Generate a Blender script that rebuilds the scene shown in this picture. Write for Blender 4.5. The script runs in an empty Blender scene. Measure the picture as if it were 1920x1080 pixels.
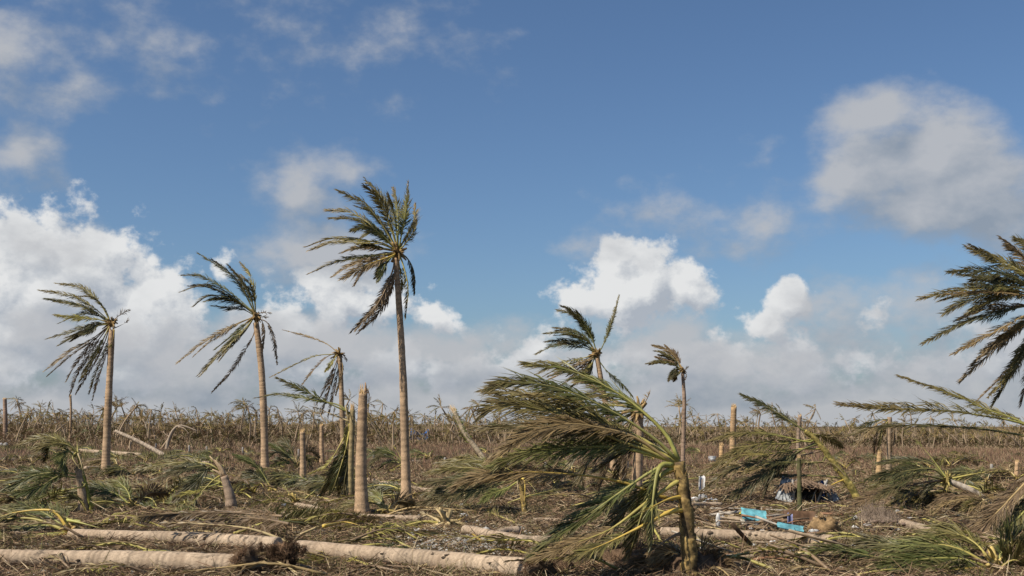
import bpy, math, random
import numpy as np
from mathutils import Vector

R = np.random.default_rng(11)
random.seed(5)
scene = bpy.context.scene
COL = scene.collection

# ------------------------------------------------------------------ camera
F = 2059.0                      # focal length in photo pixels (1920 wide)
HOR = 795.0                     # eye-level row
CAMH = 2.2
PITCH = math.atan((HOR - 540.0) / F)
cam_data = bpy.data.cameras.new('camera')
cam_data.sensor_width = 36.0
cam_data.lens = F / 1920.0 * 36.0
cam_data.clip_start = 0.1
cam_data.clip_end = 12000.0
cam = bpy.data.objects.new('camera', cam_data)
cam.location = (0, 0, CAMH)
cam.rotation_euler = (math.pi / 2 + PITCH, 0, 0)
COL.objects.link(cam)
scene.camera = cam

CP, SP = math.cos(PITCH), math.sin(PITCH)
def ray(x, y):
    u, v = (x - 960.0) / F, (540.0 - y) / F
    return np.array([u, CP - v * SP, SP + v * CP])

# ------------------------------------------------------------------ sun and sky
SUN_EL, SUN_AZ = math.radians(47), math.radians(-124)   # azimuth from +Y towards +X
to_sun = Vector((math.sin(SUN_AZ) * math.cos(SUN_EL), math.cos(SUN_AZ) * math.cos(SUN_EL), math.sin(SUN_EL)))
sun_data = bpy.data.lights.new('sun', 'SUN')
sun_data.energy = 5.0
sun_data.angle = math.radians(0.6)
sun_data.color = (1.0, 0.92, 0.79)
sun = bpy.data.objects.new('sun', sun_data)
sun.rotation_euler = to_sun.to_track_quat('Z', 'Y').to_euler()
sun.location = (-60, -60, 90)
COL.objects.link(sun)

scene.cycles.max_bounces = 5
scene.cycles.diffuse_bounces = 3
scene.cycles.transmission_bounces = 3
scene.view_settings.view_transform = 'Standard'
scene.view_settings.look = 'None'
scene.view_settings.exposure = 0.28
scene.view_settings.gamma = 1.0
scene.view_settings.use_curve_mapping = False

class NT:
    """tiny helper to write node trees"""
    def __init__(s, tree): s.t = tree
    def n(s, kind, **kw):
        nd = s.t.nodes.new(kind)
        for k, v in kw.items(): setattr(nd, k, v)
        return nd
    def link(s, a, b): s.t.links.new(a, b)
    def put(s, sock, v):
        if hasattr(v, 'is_linked'): s.link(v, sock)
        else: sock.default_value = v
    def math(s, op, a, b=None, c=None, clamp=False):
        nd = s.n('ShaderNodeMath', operation=op, use_clamp=clamp)
        for i, v in enumerate((a, b, c)):
            if v is not None: s.put(nd.inputs[i], v)
        return nd.outputs[0]
    def vec(s, op, a, b=None, c=None):
        nd = s.n('ShaderNodeVectorMath', operation=op)
        for i, v in enumerate((a, b, c)):
            if v is not None: s.put(nd.inputs[i], v)
        return nd.outputs['Value'] if op in ('LENGTH', 'DOT_PRODUCT', 'DISTANCE') else nd.outputs[0]
    def noise(s, v, scale, detail=4, rough=0.55):
        nd = s.n('ShaderNodeTexNoise')
        if v is not None: s.put(nd.inputs['Vector'], v)
        nd.inputs['Scale'].default_value = scale
        nd.inputs['Detail'].default_value = detail
        nd.inputs['Roughness'].default_value = rough
        return nd
    def smooth(s, v, lo, hi, a=0.0, b=1.0):
        nd = s.n('ShaderNodeMapRange', interpolation_type='SMOOTHSTEP')
        s.put(nd.inputs[0], v)
        for i, q in enumerate((lo, hi, a, b)): s.put(nd.inputs[i + 1], q)
        return nd.outputs[0]
    def mix(s, f, a, b, blend='MIX'):
        nd = s.n('ShaderNodeMix', data_type='RGBA', blend_type=blend)
        s.put(nd.inputs[0], f)
        s.put(nd.inputs[6], a if hasattr(a, 'is_linked') else (*a, 1.0))
        s.put(nd.inputs[7], b if hasattr(b, 'is_linked') else (*b, 1.0))
        return nd.outputs[2]

def azel(x, y):
    d = ray(x, y); d = d / np.linalg.norm(d)
    return math.atan2(d[0], d[1]), d[2]

def cloud_group(name, blobs, nscale, namp, wscale, wamp, detail=9.0, rough=0.58, squash=1.7):
    g = bpy.data.node_groups.new(name, 'ShaderNodeTree')
    g.interface.new_socket('Vector', in_out='INPUT', socket_type='NodeSocketVector')
    g.interface.new_socket('Density', in_out='OUTPUT', socket_type='NodeSocketFloat')
    T = NT(g)
    gi, go = T.n('NodeGroupInput'), T.n('NodeGroupOutput')
    v = gi.outputs[0]
    w = T.noise(v, wscale, 3.0, 0.5)
    w = T.vec('MULTIPLY', T.vec('SUBTRACT', w.outputs['Color'], (0.5, 0.5, 0.5)), (wamp, wamp, wamp))
    p = T.vec('ADD', v, w)
    sx = T.n('ShaderNodeSeparateXYZ'); T.link(p, sx.inputs[0])
    az = T.math('ARCTAN2', sx.outputs[0], sx.outputs[1])
    cx = T.n('ShaderNodeCombineXYZ'); T.link(az, cx.inputs[0]); T.link(sx.outputs[2], cx.inputs[1])
    acc = None
    for (x, y, rx, ry, amp) in blobs:
        a, e = azel(x, y); ax, ay = rx / F, ry / F
        q = T.vec('MULTIPLY_ADD', cx.outputs[0], (1 / ax, 1 / ay, 0), (-a / ax, -e / ay, 0))
        ln = T.vec('LENGTH', q)
        b = T.math('MULTIPLY_ADD', ln, -amp, amp)
        acc = b if acc is None else T.math('SMOOTH_MAX', acc, b, 0.3)
    acc = T.math('MAXIMUM', acc, -0.6)
    ns = T.noise(T.vec('MULTIPLY', v, (1, 1, squash)), nscale, detail, rough)
    f = T.math('MULTIPLY_ADD', ns.outputs['Fac'], namp, -0.5 * namp)
    T.link(T.math('ADD', acc, f), go.inputs[0])
    return g

world = bpy.data.worlds.new('World')
scene.world = world
world.use_nodes = True
W = NT(world.node_tree)
world.node_tree.nodes.clear()
sky = W.n('ShaderNodeTexSky', sky_type='NISHITA', sun_disc=False)
sky.sun_elevation = SUN_EL
sky.sun_rotation = SUN_AZ
sky.altitude = 0.0
sky.air_density = 1.0
sky.dust_density = 1.1
sky.ozone_density = 2.6
tc = W.n('ShaderNodeTexCoord')
dirv = tc.outputs['Generated']

# heaped white clouds, further away (photo pixels: centre, radii, strength)
BRIGHT = [(60, 540, 230, 150, 1.0), (160, 500, 120, 95, 1.0), (20, 470, 120, 85, 1.0), (270, 600, 130, 110, 0.9),
          (90, 410, 50, 40, .6), (425, 505, 22, 28, .6),
          (1180, 540, 120, 80, 1.1), (1160, 490, 60, 42, .9), (1275, 535, 65, 58, 1.0), (1085, 565, 60, 45, .9),
          (1478, 565, 42, 44, .95), (1440, 605, 40, 30, .7), (820, 600, 50, 34, .8), (640, 560, 130, 60, .7),
          (560, 610, 150, 70, .7), (1640, 600, 36, 30, .5), (960, 690, 2600, 60, .42)]
# softer grey clouds, nearer
GREY = [(30, 300, 90, 62, .9), (5, 115, 85, 70, .62), (60, 40, 120, 50, .26), (250, 70, 90, 34, .40), (200, 165, 150, 16, .3),
        (565, 330, 75, 52, .75), (600, 370, 60, 40, .55), (670, 330, 50, 26, .4), (560, 460, 90, 60, .75), (640, 500, 120, 60, .65),
        (1650, 300, 110, 95, .95), (1640, 225, 48, 52, .8), (1740, 300, 130, 95, 1.0), (1800, 350, 140, 100, 1.0), (1900, 400, 110, 70, .9),
        (1590, 340, 90, 70, .8), (1720, 380, 130, 60, .7),
        (1240, 410, 70, 40, .32), (1400, 425, 80, 34, .32), (1080, 470, 60, 34, .42), (1300, 450, 120, 36, .3), (1445, 355, 26, 30, .28),
        (690, 40, 80, 42, .12), (80, 470, 90, 42, .6), (350, 40, 100, 30, .12),
        (1740, 570, 170, 70, .55), (1250, 640, 140, 60, .8), (1000, 620, 120, 40, .5), (1560, 660, 240, 70, .75), (1300, 680, 330, 62, .85),
        (140, 650, 260, 80, .75), (70, 470, 70, 40, .7), (560, 650, 260, 70, .8), (860, 650, 160, 50, .7), (300, 690, 300, 60, .7), (960, 745, 2600, 100, .85), (960, 790, 40000, 60, 1.5)]
BRIGHT = [(x, y, rx * 1.12, ry * 1.12, a * 1.15) for x, y, rx, ry, a in BRIGHT]
GREY = [(x, y, rx * 1.15, ry * 1.15, a * (1.35 if x > 1480 and y < 460 else 1.1 if y > 440 else .85)) for x, y, rx, ry, a in GREY]
gB = cloud_group('heaped_cloud', BRIGHT, 26.0, 2.3, 22.0, 0.030, detail=7.0, rough=0.60, squash=1.2)
gG = cloud_group('grey_cloud', GREY, 17.0, 2.0, 14.0, 0.045, detail=6.0, rough=0.56, squash=1.5)
def sample(g, v):
    nd = W.n('ShaderNodeGroup'); nd.node_tree = g; W.link(v, nd.inputs[0]); return nd.outputs[0]
off1 = W.vec('ADD', dirv, (-0.010, 0, 0.016))
off2 = W.vec('ADD', dirv, (-0.016, 0, 0.030))
dB, dB1 = sample(gB, dirv), sample(gB, off1)
dG, dG1 = sample(gG, dirv), sample(gG, off2)
covB = W.smooth(dB, 0.04, 0.46)
covG = W.smooth(dG, -0.16, 0.75)
shB = W.math('MULTIPLY_ADD', W.math('SUBTRACT', dB, dB1), 1.3, 0.62, clamp=True)
shG = W.math('MULTIPLY_ADD', W.math('SUBTRACT', dG, dG1), 1.0, 0.48, clamp=True)
colB = W.mix(shB, (4.3, 4.75, 5.4), (8.1, 8.2, 8.25))
colG = W.mix(shG, (2.9, 3.4, 4.1), (5.1, 5.25, 5.55))
skyc = W.mix(1.0, sky.outputs[0], (0.77, 0.90, 1.03), 'MULTIPLY')
c = W.mix(covB, skyc, colB)
c = W.mix(W.math('MULTIPLY', covG, 0.92), c, colG)
bg = W.n('ShaderNodeBackground'); bg.inputs['Strength'].default_value = 0.078
W.link(c, bg.inputs['Color'])
out = W.n('ShaderNodeOutputWorld'); W.link(bg.outputs[0], out.inputs['Surface'])

# ------------------------------------------------------------------ ground shape
def hgt(x, y):
    x = np.asarray(x, float); y = np.asarray(y, float)
    yy = np.clip(y, 60, 620)
    s = np.clip(x / np.maximum(yy, 1), -.55, .55)
    base = (yy - 60) * (-0.0085 - 0.017 * s)
    near = np.clip(1 - (y - 40) / 60, 0, 1)
    b = (np.sin(x * .9 + y * .37) * .5 + np.sin(x * .41 - y * .83 + 1.3) * .6 + np.sin(x * 1.7 + y * 1.3 + .5) * .3
         + np.sin(x * 2.9 - y * 2.1) * .2) * 0.045 * near
    return base + b

def P(x, y, D):
    d = ray(x, y); t = D / d[1]
    return np.array([0, 0, CAMH]) + d * t

def gp(x, y, lift=0.0):
    d = ray(x, y); t = 20.0
    z = 0.0
    for _ in range(40):
        t = (z - CAMH) / min(d[2], -1e-4)
        t = min(t, 900)
        z = 0.5 * z + 0.5 * float(hgt(d[0] * t, d[1] * t))
    p = d * t; return np.array([p[0], p[1], float(hgt(p[0], p[1])) + lift])

def depth_of(y, x=960): return gp(x, y)[1]

# ------------------------------------------------------------------ mesh building
class MB:
    def __init__(s): s.v = []; s.c = []; s.q = []; s.t = []; s.n = 0
    def add(s, v, c, quads=None, tris=None):
        v = np.asarray(v, float).reshape(-1, 3)
        c = np.asarray(c, float)
        if c.ndim == 1: c = np.tile(c, (len(v), 1))
        s.v.append(v); s.c.append(c)
        if quads is not None and len(quads): s.q.append(np.asarray(quads, int).reshape(-1, 4) + s.n)
        if tris is not None and len(tris): s.t.append(np.asarray(tris, int).reshape(-1, 3) + s.n)
        s.n += len(v)
    def arrays(s):
        return (np.concatenate(s.v), np.concatenate(s.c),
                np.concatenate(s.q) if s.q else np.zeros((0, 4), int), np.concatenate(s.t) if s.t else np.zeros((0, 3), int))
    def mesh(s, name, mat, origin=(0, 0, 0), smooth=False):
        v, c, q, t = s.arrays()
        v = v - np.asarray(origin)
        m = bpy.data.meshes.new(name)
        m.vertices.add(len(v)); m.vertices.foreach_set('co', v.astype(np.float32).ravel())
        nl = q.size + t.size
        m.loops.add(nl); m.loops.foreach_set('vertex_index', np.concatenate([q.ravel(), t.ravel()]).astype(np.int32))
        m.polygons.add(len(q) + len(t))
        st = np.concatenate([np.arange(len(q)) * 4, q.size + np.arange(len(t)) * 3]).astype(np.int32)
        m.polygons.foreach_set('loop_start', st)
        if smooth: m.polygons.foreach_set('use_smooth', np.ones(len(st), bool))
        m.update(calc_edges=True)
        a = m.color_attributes.new('Col', 'FLOAT_COLOR', 'POINT')
        a.data.foreach_set('color', np.concatenate([c, np.ones((len(c), 1))], 1).astype(np.float32).ravel())
        m.materials.append(mat)
        return m

ORG = {}
def link(o, origin, parent=None):
    COL.objects.link(o)
    origin = np.asarray(origin, float)
    if parent is not None:
        o.parent = parent; o.location = origin - ORG[parent.name]
    else:
        o.location = origin
    ORG[o.name] = origin
    return o
def tag(o, label=None, cat=None, group=None, kind=None):
    if label: o['label'] = label
    if cat: o['category'] = cat
    if group: o['group'] = group
    if kind: o['kind'] = kind
    return o
def root(name, loc, label, cat, group=None):
    o = bpy.data.objects.new(name, None); o.empty_display_size = .2
    link(o, loc); return tag(o, label, cat, group)
def part(name, mb, mat, parent, origin=None, smooth=False):
    origin = ORG[parent.name] if origin is None else origin
    o = bpy.data.objects.new(name, mb.mesh(name, mat, origin, smooth))
    return link(o, origin, parent)
def solo(name, mb, mat, origin, smooth=False):
    o = bpy.data.objects.new(name, mb.mesh(name, mat, origin, smooth))
    return link(o, origin)

def unit(a): return a / np.maximum(np.linalg.norm(a, axis=-1, keepdims=True), 1e-9)
def spline(pts, n):
    """Catmull-Rom through pts, n points evenly spaced by length"""
    p = np.asarray(pts, float)
    if len(p) == 2: p = np.array([p[0], (p[0] + p[1]) / 2, p[1]])
    e = np.vstack([2 * p[0] - p[1], p, 2 * p[-1] - p[-2]])
    res = []
    for i in range(len(p) - 1):
        a, b, c_, d = e[i:i + 4]
        for t in np.linspace(0, 1, 14, endpoint=False):
            res.append(.5 * ((2 * b) + (-a + c_) * t + (2 * a - 5 * b + 4 * c_ - d) * t * t + (-a + 3 * b - 3 * c_ + d) * t ** 3))
    res.append(p[-1]); res = np.array(res)
    s = np.concatenate([[0], np.cumsum(np.linalg.norm(np.diff(res, axis=0), axis=1))])
    u = np.linspace(0, s[-1], n)
    return np.stack([np.interp(u, s, res[:, k]) for k in range(3)], 1), s[-1]

def frames(p):
    T = unit(np.gradient(p, axis=0))
    up = np.array([0, 0, 1.0])
    if abs(T[:, 2]).mean() > .8: up = np.array([0, 1.0, 0])
    S = unit(np.cross(T, up)); U = np.cross(S, T)
    return T, S, U

def tube(mb, p, rad, col, sides=8, cap=True):
    p = np.asarray(p, float); n = len(p)
    T, S, U = frames(p)
    a = np.linspace(0, 2 * np.pi, sides, endpoint=False)
    rad = np.asarray(rad, float)
    if rad.ndim == 0: rad = np.full(n, float(rad))
    if rad.ndim == 1: rad = np.tile(rad[:, None], (1, sides))
    v = p[:, None, :] + rad[:, :, None] * (np.cos(a)[None, :, None] * S[:, None, :] + np.sin(a)[None, :, None] * U[:, None, :])
    i, j = np.meshgrid(np.arange(n - 1), np.arange(sides), indexing='ij')
    k = (j + 1) % sides
    q = np.stack([i * sides + j, i * sides + k, (i + 1) * sides + k, (i + 1) * sides + j], -1).reshape(-1, 4)
    col = np.asarray(col, float)
    if col.ndim == 2: col = np.repeat(col, sides, 0)
    v = v.reshape(-1, 3)
    if cap:
        if col.ndim == 1: col = np.tile(col, (len(v), 1))
        v = np.vstack([v, p[0], p[-1]]); col = np.vstack([col, col[:1], col[-1:]])
        m = n * sides
        jj = np.arange(sides); kk = (jj + 1) % sides
        tr = np.vstack([np.stack([kk, jj, np.full(sides, m)], 1),
                        np.stack([(n - 1) * sides + jj, (n - 1) * sides + kk, np.full(sides, m + 1)], 1)])
        mb.add(v, col, q, tr)
    else: mb.add(v, col, q)

PAL = dict(g=(.072, .086, .022), o=(.150, .132, .040), b=(.215, .150, .070), d=(.165, .110, .062), y=(.31, .275, .065),
           p=(.40, .31, .16), k=(.055, .060, .022), v=(.140, .150, .042))
STALK = dict(g=(.27, .26, .08), o=(.40, .34, .10), b=(.38, .27, .12), d=(.25, .17, .10), y=(.46, .39, .11), p=(.52, .40, .20), k=(.16, .15, .05), v=(.35, .34, .09),
             Y=(.58, .40, .08))

def leaflets(mb, p, L, n, colr, roll=35, bare=.22, droop=.25, wind=.3, wid=.018, tip=.6, miss=.06, ang=(44, 13), rng=R, one=0, up=0.0, fine=True):
    """two rows of blades along the stalk p"""
    T, S, U = frames(p)
    m = len(p) - 1
    ts = np.repeat(np.linspace(bare, .995, n), 2) + rng.uniform(-.4, .4, 2 * n) / n
    ts = np.clip(ts, 0, 1)
    sd = np.tile([1.0, -1.0], n)
    keep = rng.random(2 * n) > miss
    if one: keep &= (sd == one) | (rng.random(2 * n) < .12)
    # torn gaps
    for _ in range(6):
        g0 = rng.uniform(bare, 1); keep &= ~((abs(ts - g0) < .016) & (sd == rng.choice([-1, 1])))
    ts, sd = ts[keep], sd[keep]; N = len(ts)
    f = ts * m; i0 = np.minimum(f.astype(int), m - 1); fr = (f - i0)[:, None]
    b = p[i0] * (1 - fr) + p[i0 + 1] * fr
    t_, s_, u_ = T[i0], S[i0], U[i0]
    rr = np.radians(roll + 10 * np.sin(ts * 7 + rng.uniform(0, 6)))[:, None]
    s2 = s_ * np.cos(rr) + u_ * np.sin(rr)
    u2 = np.cross(s2, t_)
    q = (ts - bare) / (1 - bare)
    env = np.clip(.45 + 2.2 * q, 0, 1) * np.clip(1.25 - .85 * q ** 2, .2, 1)
    ln = (L * env * rng.uniform(.6, 1.15, N))[:, None]
    a = np.radians(ang[0] + (ang[1] - ang[0]) * q + rng.normal(0, 11, N))[:, None]
    grav = np.array([0, 0, -1.0]); wv = np.array([-1.0, 0.1, 0.05])
    d0 = unit(t_ * np.cos(a) + s2 * sd[:, None] * np.sin(a) + u2 * .18 + grav * droop * .5 + wv * wind * .6 + np.array([0, 0, up]) + rng.normal(0, .05, (N, 3)))
    d1 = unit(d0 + grav * droop * rng.uniform(.4, 1.9, N)[:, None] + wv * wind * .8 + t_ * .15 + rng.normal(0, .17, (N, 3)))
    mid = b + d0 * ln * .5; tp = mid + d1 * ln * .5
    wd = unit(np.cross(d0, u2 + rng.normal(0, .5, (N, 3)))) * (wid * rng.uniform(.7, 1.2, N))[:, None]
    c0 = np.array(PAL[colr]); br = np.array(PAL['b'])
    k = np.clip(tip * q ** 1.6 + rng.normal(0, .16, N), 0, 1)[:, None]
    cc = (c0 * (1 - k) + br * k) * rng.uniform(.6, 1.4, N)[:, None]
    ct = cc * .6 + br * .4
    if fine:
        v = np.stack([b - wd * .35, b + wd * .35, mid + wd, mid - wd, tp], 1).reshape(-1, 3)
        col = np.stack([cc, cc, cc, cc, ct], 1).reshape(-1, 3)
        o = np.arange(N)[:, None] * 5
        mb.add(v, col, o + np.array([0, 1, 2, 3]), o + np.array([3, 2, 4]))
    else:
        v = np.stack([b - wd * .8, b + wd * .8, tp], 1).reshape(-1, 3)
        col = np.stack([cc, cc, ct], 1).reshape(-1, 3)
        mb.add(v, col, None, np.arange(N)[:, None] * 3 + np.array([0, 1, 2]))

def clampz(p, lift=.03):
    p = np.array(p); g = hgt(p[:, 0], p[:, 1]) + lift
    p[:, 2] = np.maximum(p[:, 2], g); return p

MAT = {}
def make_frond(parent, pts, colr='o', L=.45, n=42, stalk=None, rs=.018, rng=R, name='frond', clamp=True, **kw):
    """a frond as a part of parent: blades, with its stalk as a sub-part"""
    p, ln = spline(pts, 18)
    if clamp: p = clampz(p)
    nn = max(12, int(n * (2.5 if n > 16 else 1)))
    kw.setdefault('wid', .0085 + .00013 * min(p[0][1], 60)); L = L * 1.15
    mb = MB(); leaflets(mb, p, L, nn, colr, rng=rng, **kw)
    o = part(name, mb, MAT['leaf'], parent, p[0])
    sb = MB()
    t = np.linspace(0, 1, 18)
    sc = np.array(STALK[stalk or colr]); tc_ = np.array(PAL['b'])
    col = sc * (1 - .55 * t[:, None]) + tc_ * .55 * t[:, None]
    tube(sb, p, rs * .66 * (1.5 * (1 - t) ** 1.6 + .95 * (1 - t) + .12), col * rng.uniform(.8, 1.12), 5)
    part('stalk', sb, MAT['stalk'], o, p[0], True)
    return o

def trunk_mesh(p, r0, r1, flare=0.0, base=(.36, .27, .19), sides=12, step=.13, moss=0.0, rng=R, ring=.05, dark=.66):
    q, ln = spline(p, max(10, int(ln_of(p) / (step / 2))))
    n = len(q); t = np.linspace(0, 1, n); s = t * ln
    r = r0 + (r1 - r0) * t + flare * r0 * np.exp(-s / .28)
    ph = s / step + .25 * np.sin(s * 3.1) + .5 * np.sin(s * .9 + r0 * 40) + .3 * np.sin(s * 7.3)
    saw = ph - np.floor(ph)
    r = r * (1 + ring * (saw - .5)) * (1 + .03 * np.sin(s * 2.3 + 1) + .02 * np.sin(s * 5.7))
    rad = r[:, None] * (1 + rng.normal(0, .012, (n, sides)))
    if flare > 0: rad *= 1 + (np.exp(-s / .25)[:, None]) * rng.normal(0, .10, (1, sides))
    lo = np.where(saw < .34, dark, 1.0) * (1 + .10 * np.sin(s * 1.9) + rng.normal(0, .07, n))
    col = np.array(base)[None] * lo[:, None]
    mb = MB(); tube(mb, q, rad, col, sides); return mb, q
def ln_of(p): p = np.asarray(p); return np.linalg.norm(np.diff(p, axis=0), axis=1).sum()

def spikes(mb, c, ax, n, r, l0, l1, w, col, rng=R, spread=.25):
    """splinters or fibres standing round a point along the axis ax"""
    ax = unit(np.asarray(ax, float)); a = np.cross(ax, [0.3, .9, .1]); a = unit(a); b = np.cross(ax, a)
    th = rng.uniform(0, 6.28, n); rr = r * np.sqrt(rng.uniform(.1, 1, n))
    base = c + (np.cos(th) * rr)[:, None] * a + (np.sin(th) * rr)[:, None] * b
    d = unit(ax + rng.normal(0, spread, (n, 3)))
    l = rng.uniform(l0, l1, n)[:, None]
    e1 = unit(np.cross(d, rng.normal(0, 1, (n, 3)))) * w; e2 = np.cross(d, unit(e1)) * w
    base = base - d * .03
    v = np.stack([base + e1, base - e1 * .5 + e2 * .87, base - e1 * .5 - e2 * .87, base + d * l], 1)
    cc = np.asarray(col) * rng.uniform(.6, 1.25, (n, 1))
    o = np.arange(n)[:, None] * 4
    tr = np.concatenate([o + np.array([0, 1, 3]), o + np.array([1, 2, 3]), o + np.array([2, 0, 3])])
    mb.add(v.reshape(-1, 3), np.repeat(cc, 4, 0), None, tr)

def lump(mb, c, rx, ry, rz, col, rng=R, n=9, m=14, rough=.22, vary=.25):
    th = np.linspace(.25, np.pi - .25, n); ph = np.linspace(0, 2 * np.pi, m, endpoint=False)
    k = rng.uniform(0, 6, 6)
    A, B = np.meshgrid(th, ph, indexing='ij')
    d = 1 + rough * (.5 * np.sin(3 * B + k[0]) * np.sin(2 * A + k[1]) + .4 * np.sin(5 * B + k[2] + 3 * A) + rng.normal(0, .3, A.shape))
    v = np.stack([rx * d * np.sin(A) * np.cos(B), ry * d * np.sin(A) * np.sin(B), rz * d * np.cos(A)], -1).reshape(-1, 3) + c
    i, j = np.meshgrid(np.arange(n - 1), np.arange(m), indexing='ij'); k2 = (j + 1) % m
    q = np.stack([i * m + j, (i + 1) * m + j, (i + 1) * m + k2, i * m + k2], -1).reshape(-1, 4)
    v = np.vstack([v, v[:m].mean(0), v[-m:].mean(0)]); jj = np.arange(m); kk = (jj + 1) % m; b0 = (n - 1) * m
    tr = np.vstack([np.stack([jj, kk, np.full(m, n * m)], 1), np.stack([b0 + kk, b0 + jj, np.full(m, n * m + 1)], 1)])
    mb.add(v, np.asarray(col) * rng.uniform(1 - vary, 1 + vary, (len(v), 1)), q, tr)

def boxes(mb, c, ax, up, l, w, h, col):
    ax = unit(np.asarray(ax, float)); s = unit(np.cross(ax, up)); u = np.cross(s, ax)
    v = [c + ax * l * i / 2 + s * w * j / 2 + u * h * k / 2 for i in (-1, 1) for j in (-1, 1) for k in (-1, 1)]
    mb.add(v, col, [(0, 1, 3, 2), (4, 6, 7, 5), (0, 4, 5, 1), (2, 3, 7, 6), (0, 2, 6, 4), (1, 5, 7, 3)])

# ------------------------------------------------------------------ materials
def mat_attr(name, rough=.75, transl=0.0, noise=None, spec=.25, bump=0.0):
    m = bpy.data.materials.new(name); m.use_nodes = True
    T = NT(m.node_tree); m.node_tree.nodes.clear()
    at = T.n('ShaderNodeAttribute', attribute_name='Col')
    c = at.outputs['Color']
    tcn = T.n('ShaderNodeTexCoord')
    pb = T.n('ShaderNodeBsdfPrincipled')
    if noise:
        ns = T.noise(tcn.outputs['Object'], noise[0], 5, .6)
        f = T.smooth(ns.outputs['Fac'], .25, .75, noise[1], noise[2])
        c = T.mix(1.0, c, c, 'MIX')
        mul = T.n('ShaderNodeVectorMath', operation='SCALE'); T.link(c, mul.inputs[0]); T.link(f, mul.inputs[3])
        c = mul.outputs[0]
        if bump:
            bp = T.n('ShaderNodeBump'); bp.inputs['Strength'].default_value = bump; bp.inputs['Distance'].default_value = .03
            T.link(ns.outputs['Fac'], bp.inputs['Height']); T.link(bp.outputs[0], pb.inputs['Normal'])
    T.link(c, pb.inputs['Base Color'])
    pb.inputs['Roughness'].default_value = rough
    pb.inputs['Specular IOR Level'].default_value = spec
    o = T.n('ShaderNodeOutputMaterial')
    if transl:
        tr = T.n('ShaderNodeBsdfTranslucent'); T.link(c, tr.inputs['Color'])
        mx = T.n('ShaderNodeMixShader'); mx.inputs[0].default_value = transl
        T.link(pb.outputs[0], mx.inputs[1]); T.link(tr.outputs[0], mx.inputs[2]); T.link(mx.outputs[0], o.inputs['Surface'])
    else: T.link(pb.outputs[0], o.inputs['Surface'])
    return m
MAT['leaf'] = mat_attr('palm_leaf', .48, .22, spec=.35)
MAT['stalk'] = mat_attr('palm_stalk', .5, 0, (6, .75, 1.15), .3)
MAT['dry'] = mat_attr('dry_litter', .9, .08, spec=.1)
MAT['wood'] = mat_attr('raw_wood', .85, 0, (9, .6, 1.2), .15)
MAT['fibre'] = mat_attr('root_fibre', .95, 0, (12, .5, 1.3), .05, .5)
MAT['scrap'] = mat_attr('painted_scrap', .7, 0, (7, .42, 1.1), .2)
MAT['far'] = mat_attr('far_palm', .8, .1, spec=.1)

def mat_bark(name, stain):
    m = bpy.data.materials.new(name); m.use_nodes = True
    T = NT(m.node_tree); m.node_tree.nodes.clear()
    at = T.n('ShaderNodeAttribute', attribute_name='Col'); tcn = T.n('ShaderNodeTexCoord')
    ob = tcn.outputs['Object']
    n1 = T.noise(ob, 2.2, 6, .62); n2 = T.noise(ob, 26, 4, .65); n3 = T.noise(T.vec('ADD', ob, (7, 3, 1)), 4.5, 5, .6)
    f = T.smooth(n2.outputs['Fac'], .25, .75, .74, 1.18)
    mul = T.n('ShaderNodeVectorMath', operation='SCALE'); T.link(at.outputs['Color'], mul.inputs[0]); T.link(f, mul.inputs[3])
    c = T.mix(T.math('MULTIPLY', T.smooth(n1.outputs['Fac'], .42, .70), .5), mul.outputs[0], (.25, .175, .115))
    c = T.mix(T.math('MULTIPLY', T.smooth(n3.outputs['Fac'], .58, .66), stain), c, (.055, .045, .036))
    n4 = T.noise(T.vec('MULTIPLY', ob, (1.0, 5.0, 5.0)), 3.0, 6, .7)
    c = T.mix(T.math('MULTIPLY', T.smooth(n4.outputs['Fac'], .56, .64), .55), c, (.15, .115, .08))
    pb = T.n('ShaderNodeBsdfPrincipled'); T.link(c, pb.inputs['Base Color'])
    pb.inputs['Roughness'].default_value = .88; pb.inputs['Specular IOR Level'].default_value = .15
    bp = T.n('ShaderNodeBump'); bp.inputs['Strength'].default_value = .55; bp.inputs['Distance'].default_value = .02
    T.link(n2.outputs['Fac'], bp.inputs['Height']); T.link(bp.outputs[0], pb.inputs['Normal'])
    o = T.n('ShaderNodeOutputMaterial'); T.link(pb.outputs[0], o.inputs['Surface'])
    return m
MAT['bark'] = mat_bark('palm_bark', .45)
MAT['log'] = mat_bark('log_bark', .75)

def mat_ground():
    m = bpy.data.materials.new('ruined_ground'); m.use_nodes = True
    T = NT(m.node_tree); m.node_tree.nodes.clear()
    tcn = T.n('ShaderNodeTexCoord'); ob = tcn.outputs['Object']
    a = T.noise(ob, .35, 6, .6).outputs['Fac']; b = T.noise(ob, 2.3, 6, .65).outputs['Fac']
    c_ = T.noise(ob, 14, 5, .7).outputs['Fac']; d = T.noise(T.vec('ADD', ob, (31, 5, 0)), .12, 4, .55).outputs['Fac']
    col = T.mix(T.smooth(b, .35, .65), (.060, .040, .026), (.145, .098, .062))
    col = T.mix(T.smooth(c_, .52, .68), col, (.28, .21, .13))
    col = T.mix(T.math('MULTIPLY', T.smooth(a, .58, .66), T.smooth(c_, .40, .56)), col, (.34, .31, .27))
    col = T.mix(T.math('MULTIPLY', T.smooth(d, .50, .62), .55), col, (.12, .115, .05))
    pb = T.n('ShaderNodeBsdfPrincipled'); T.link(col, pb.inputs['Base Color'])
    pb.inputs['Roughness'].default_value = .95; pb.inputs['Specular IOR Level'].default_value = .08
    bp = T.n('ShaderNodeBump'); bp.inputs['Strength'].default_value = .9; bp.inputs['Distance'].default_value = .08
    T.link(T.math('ADD', b, c_), bp.inputs['Height']); T.link(bp.outputs[0], pb.inputs['Normal'])
    o = T.n('ShaderNodeOutputMaterial'); T.link(pb.outputs[0], o.inputs['Surface'])
    return m
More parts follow.
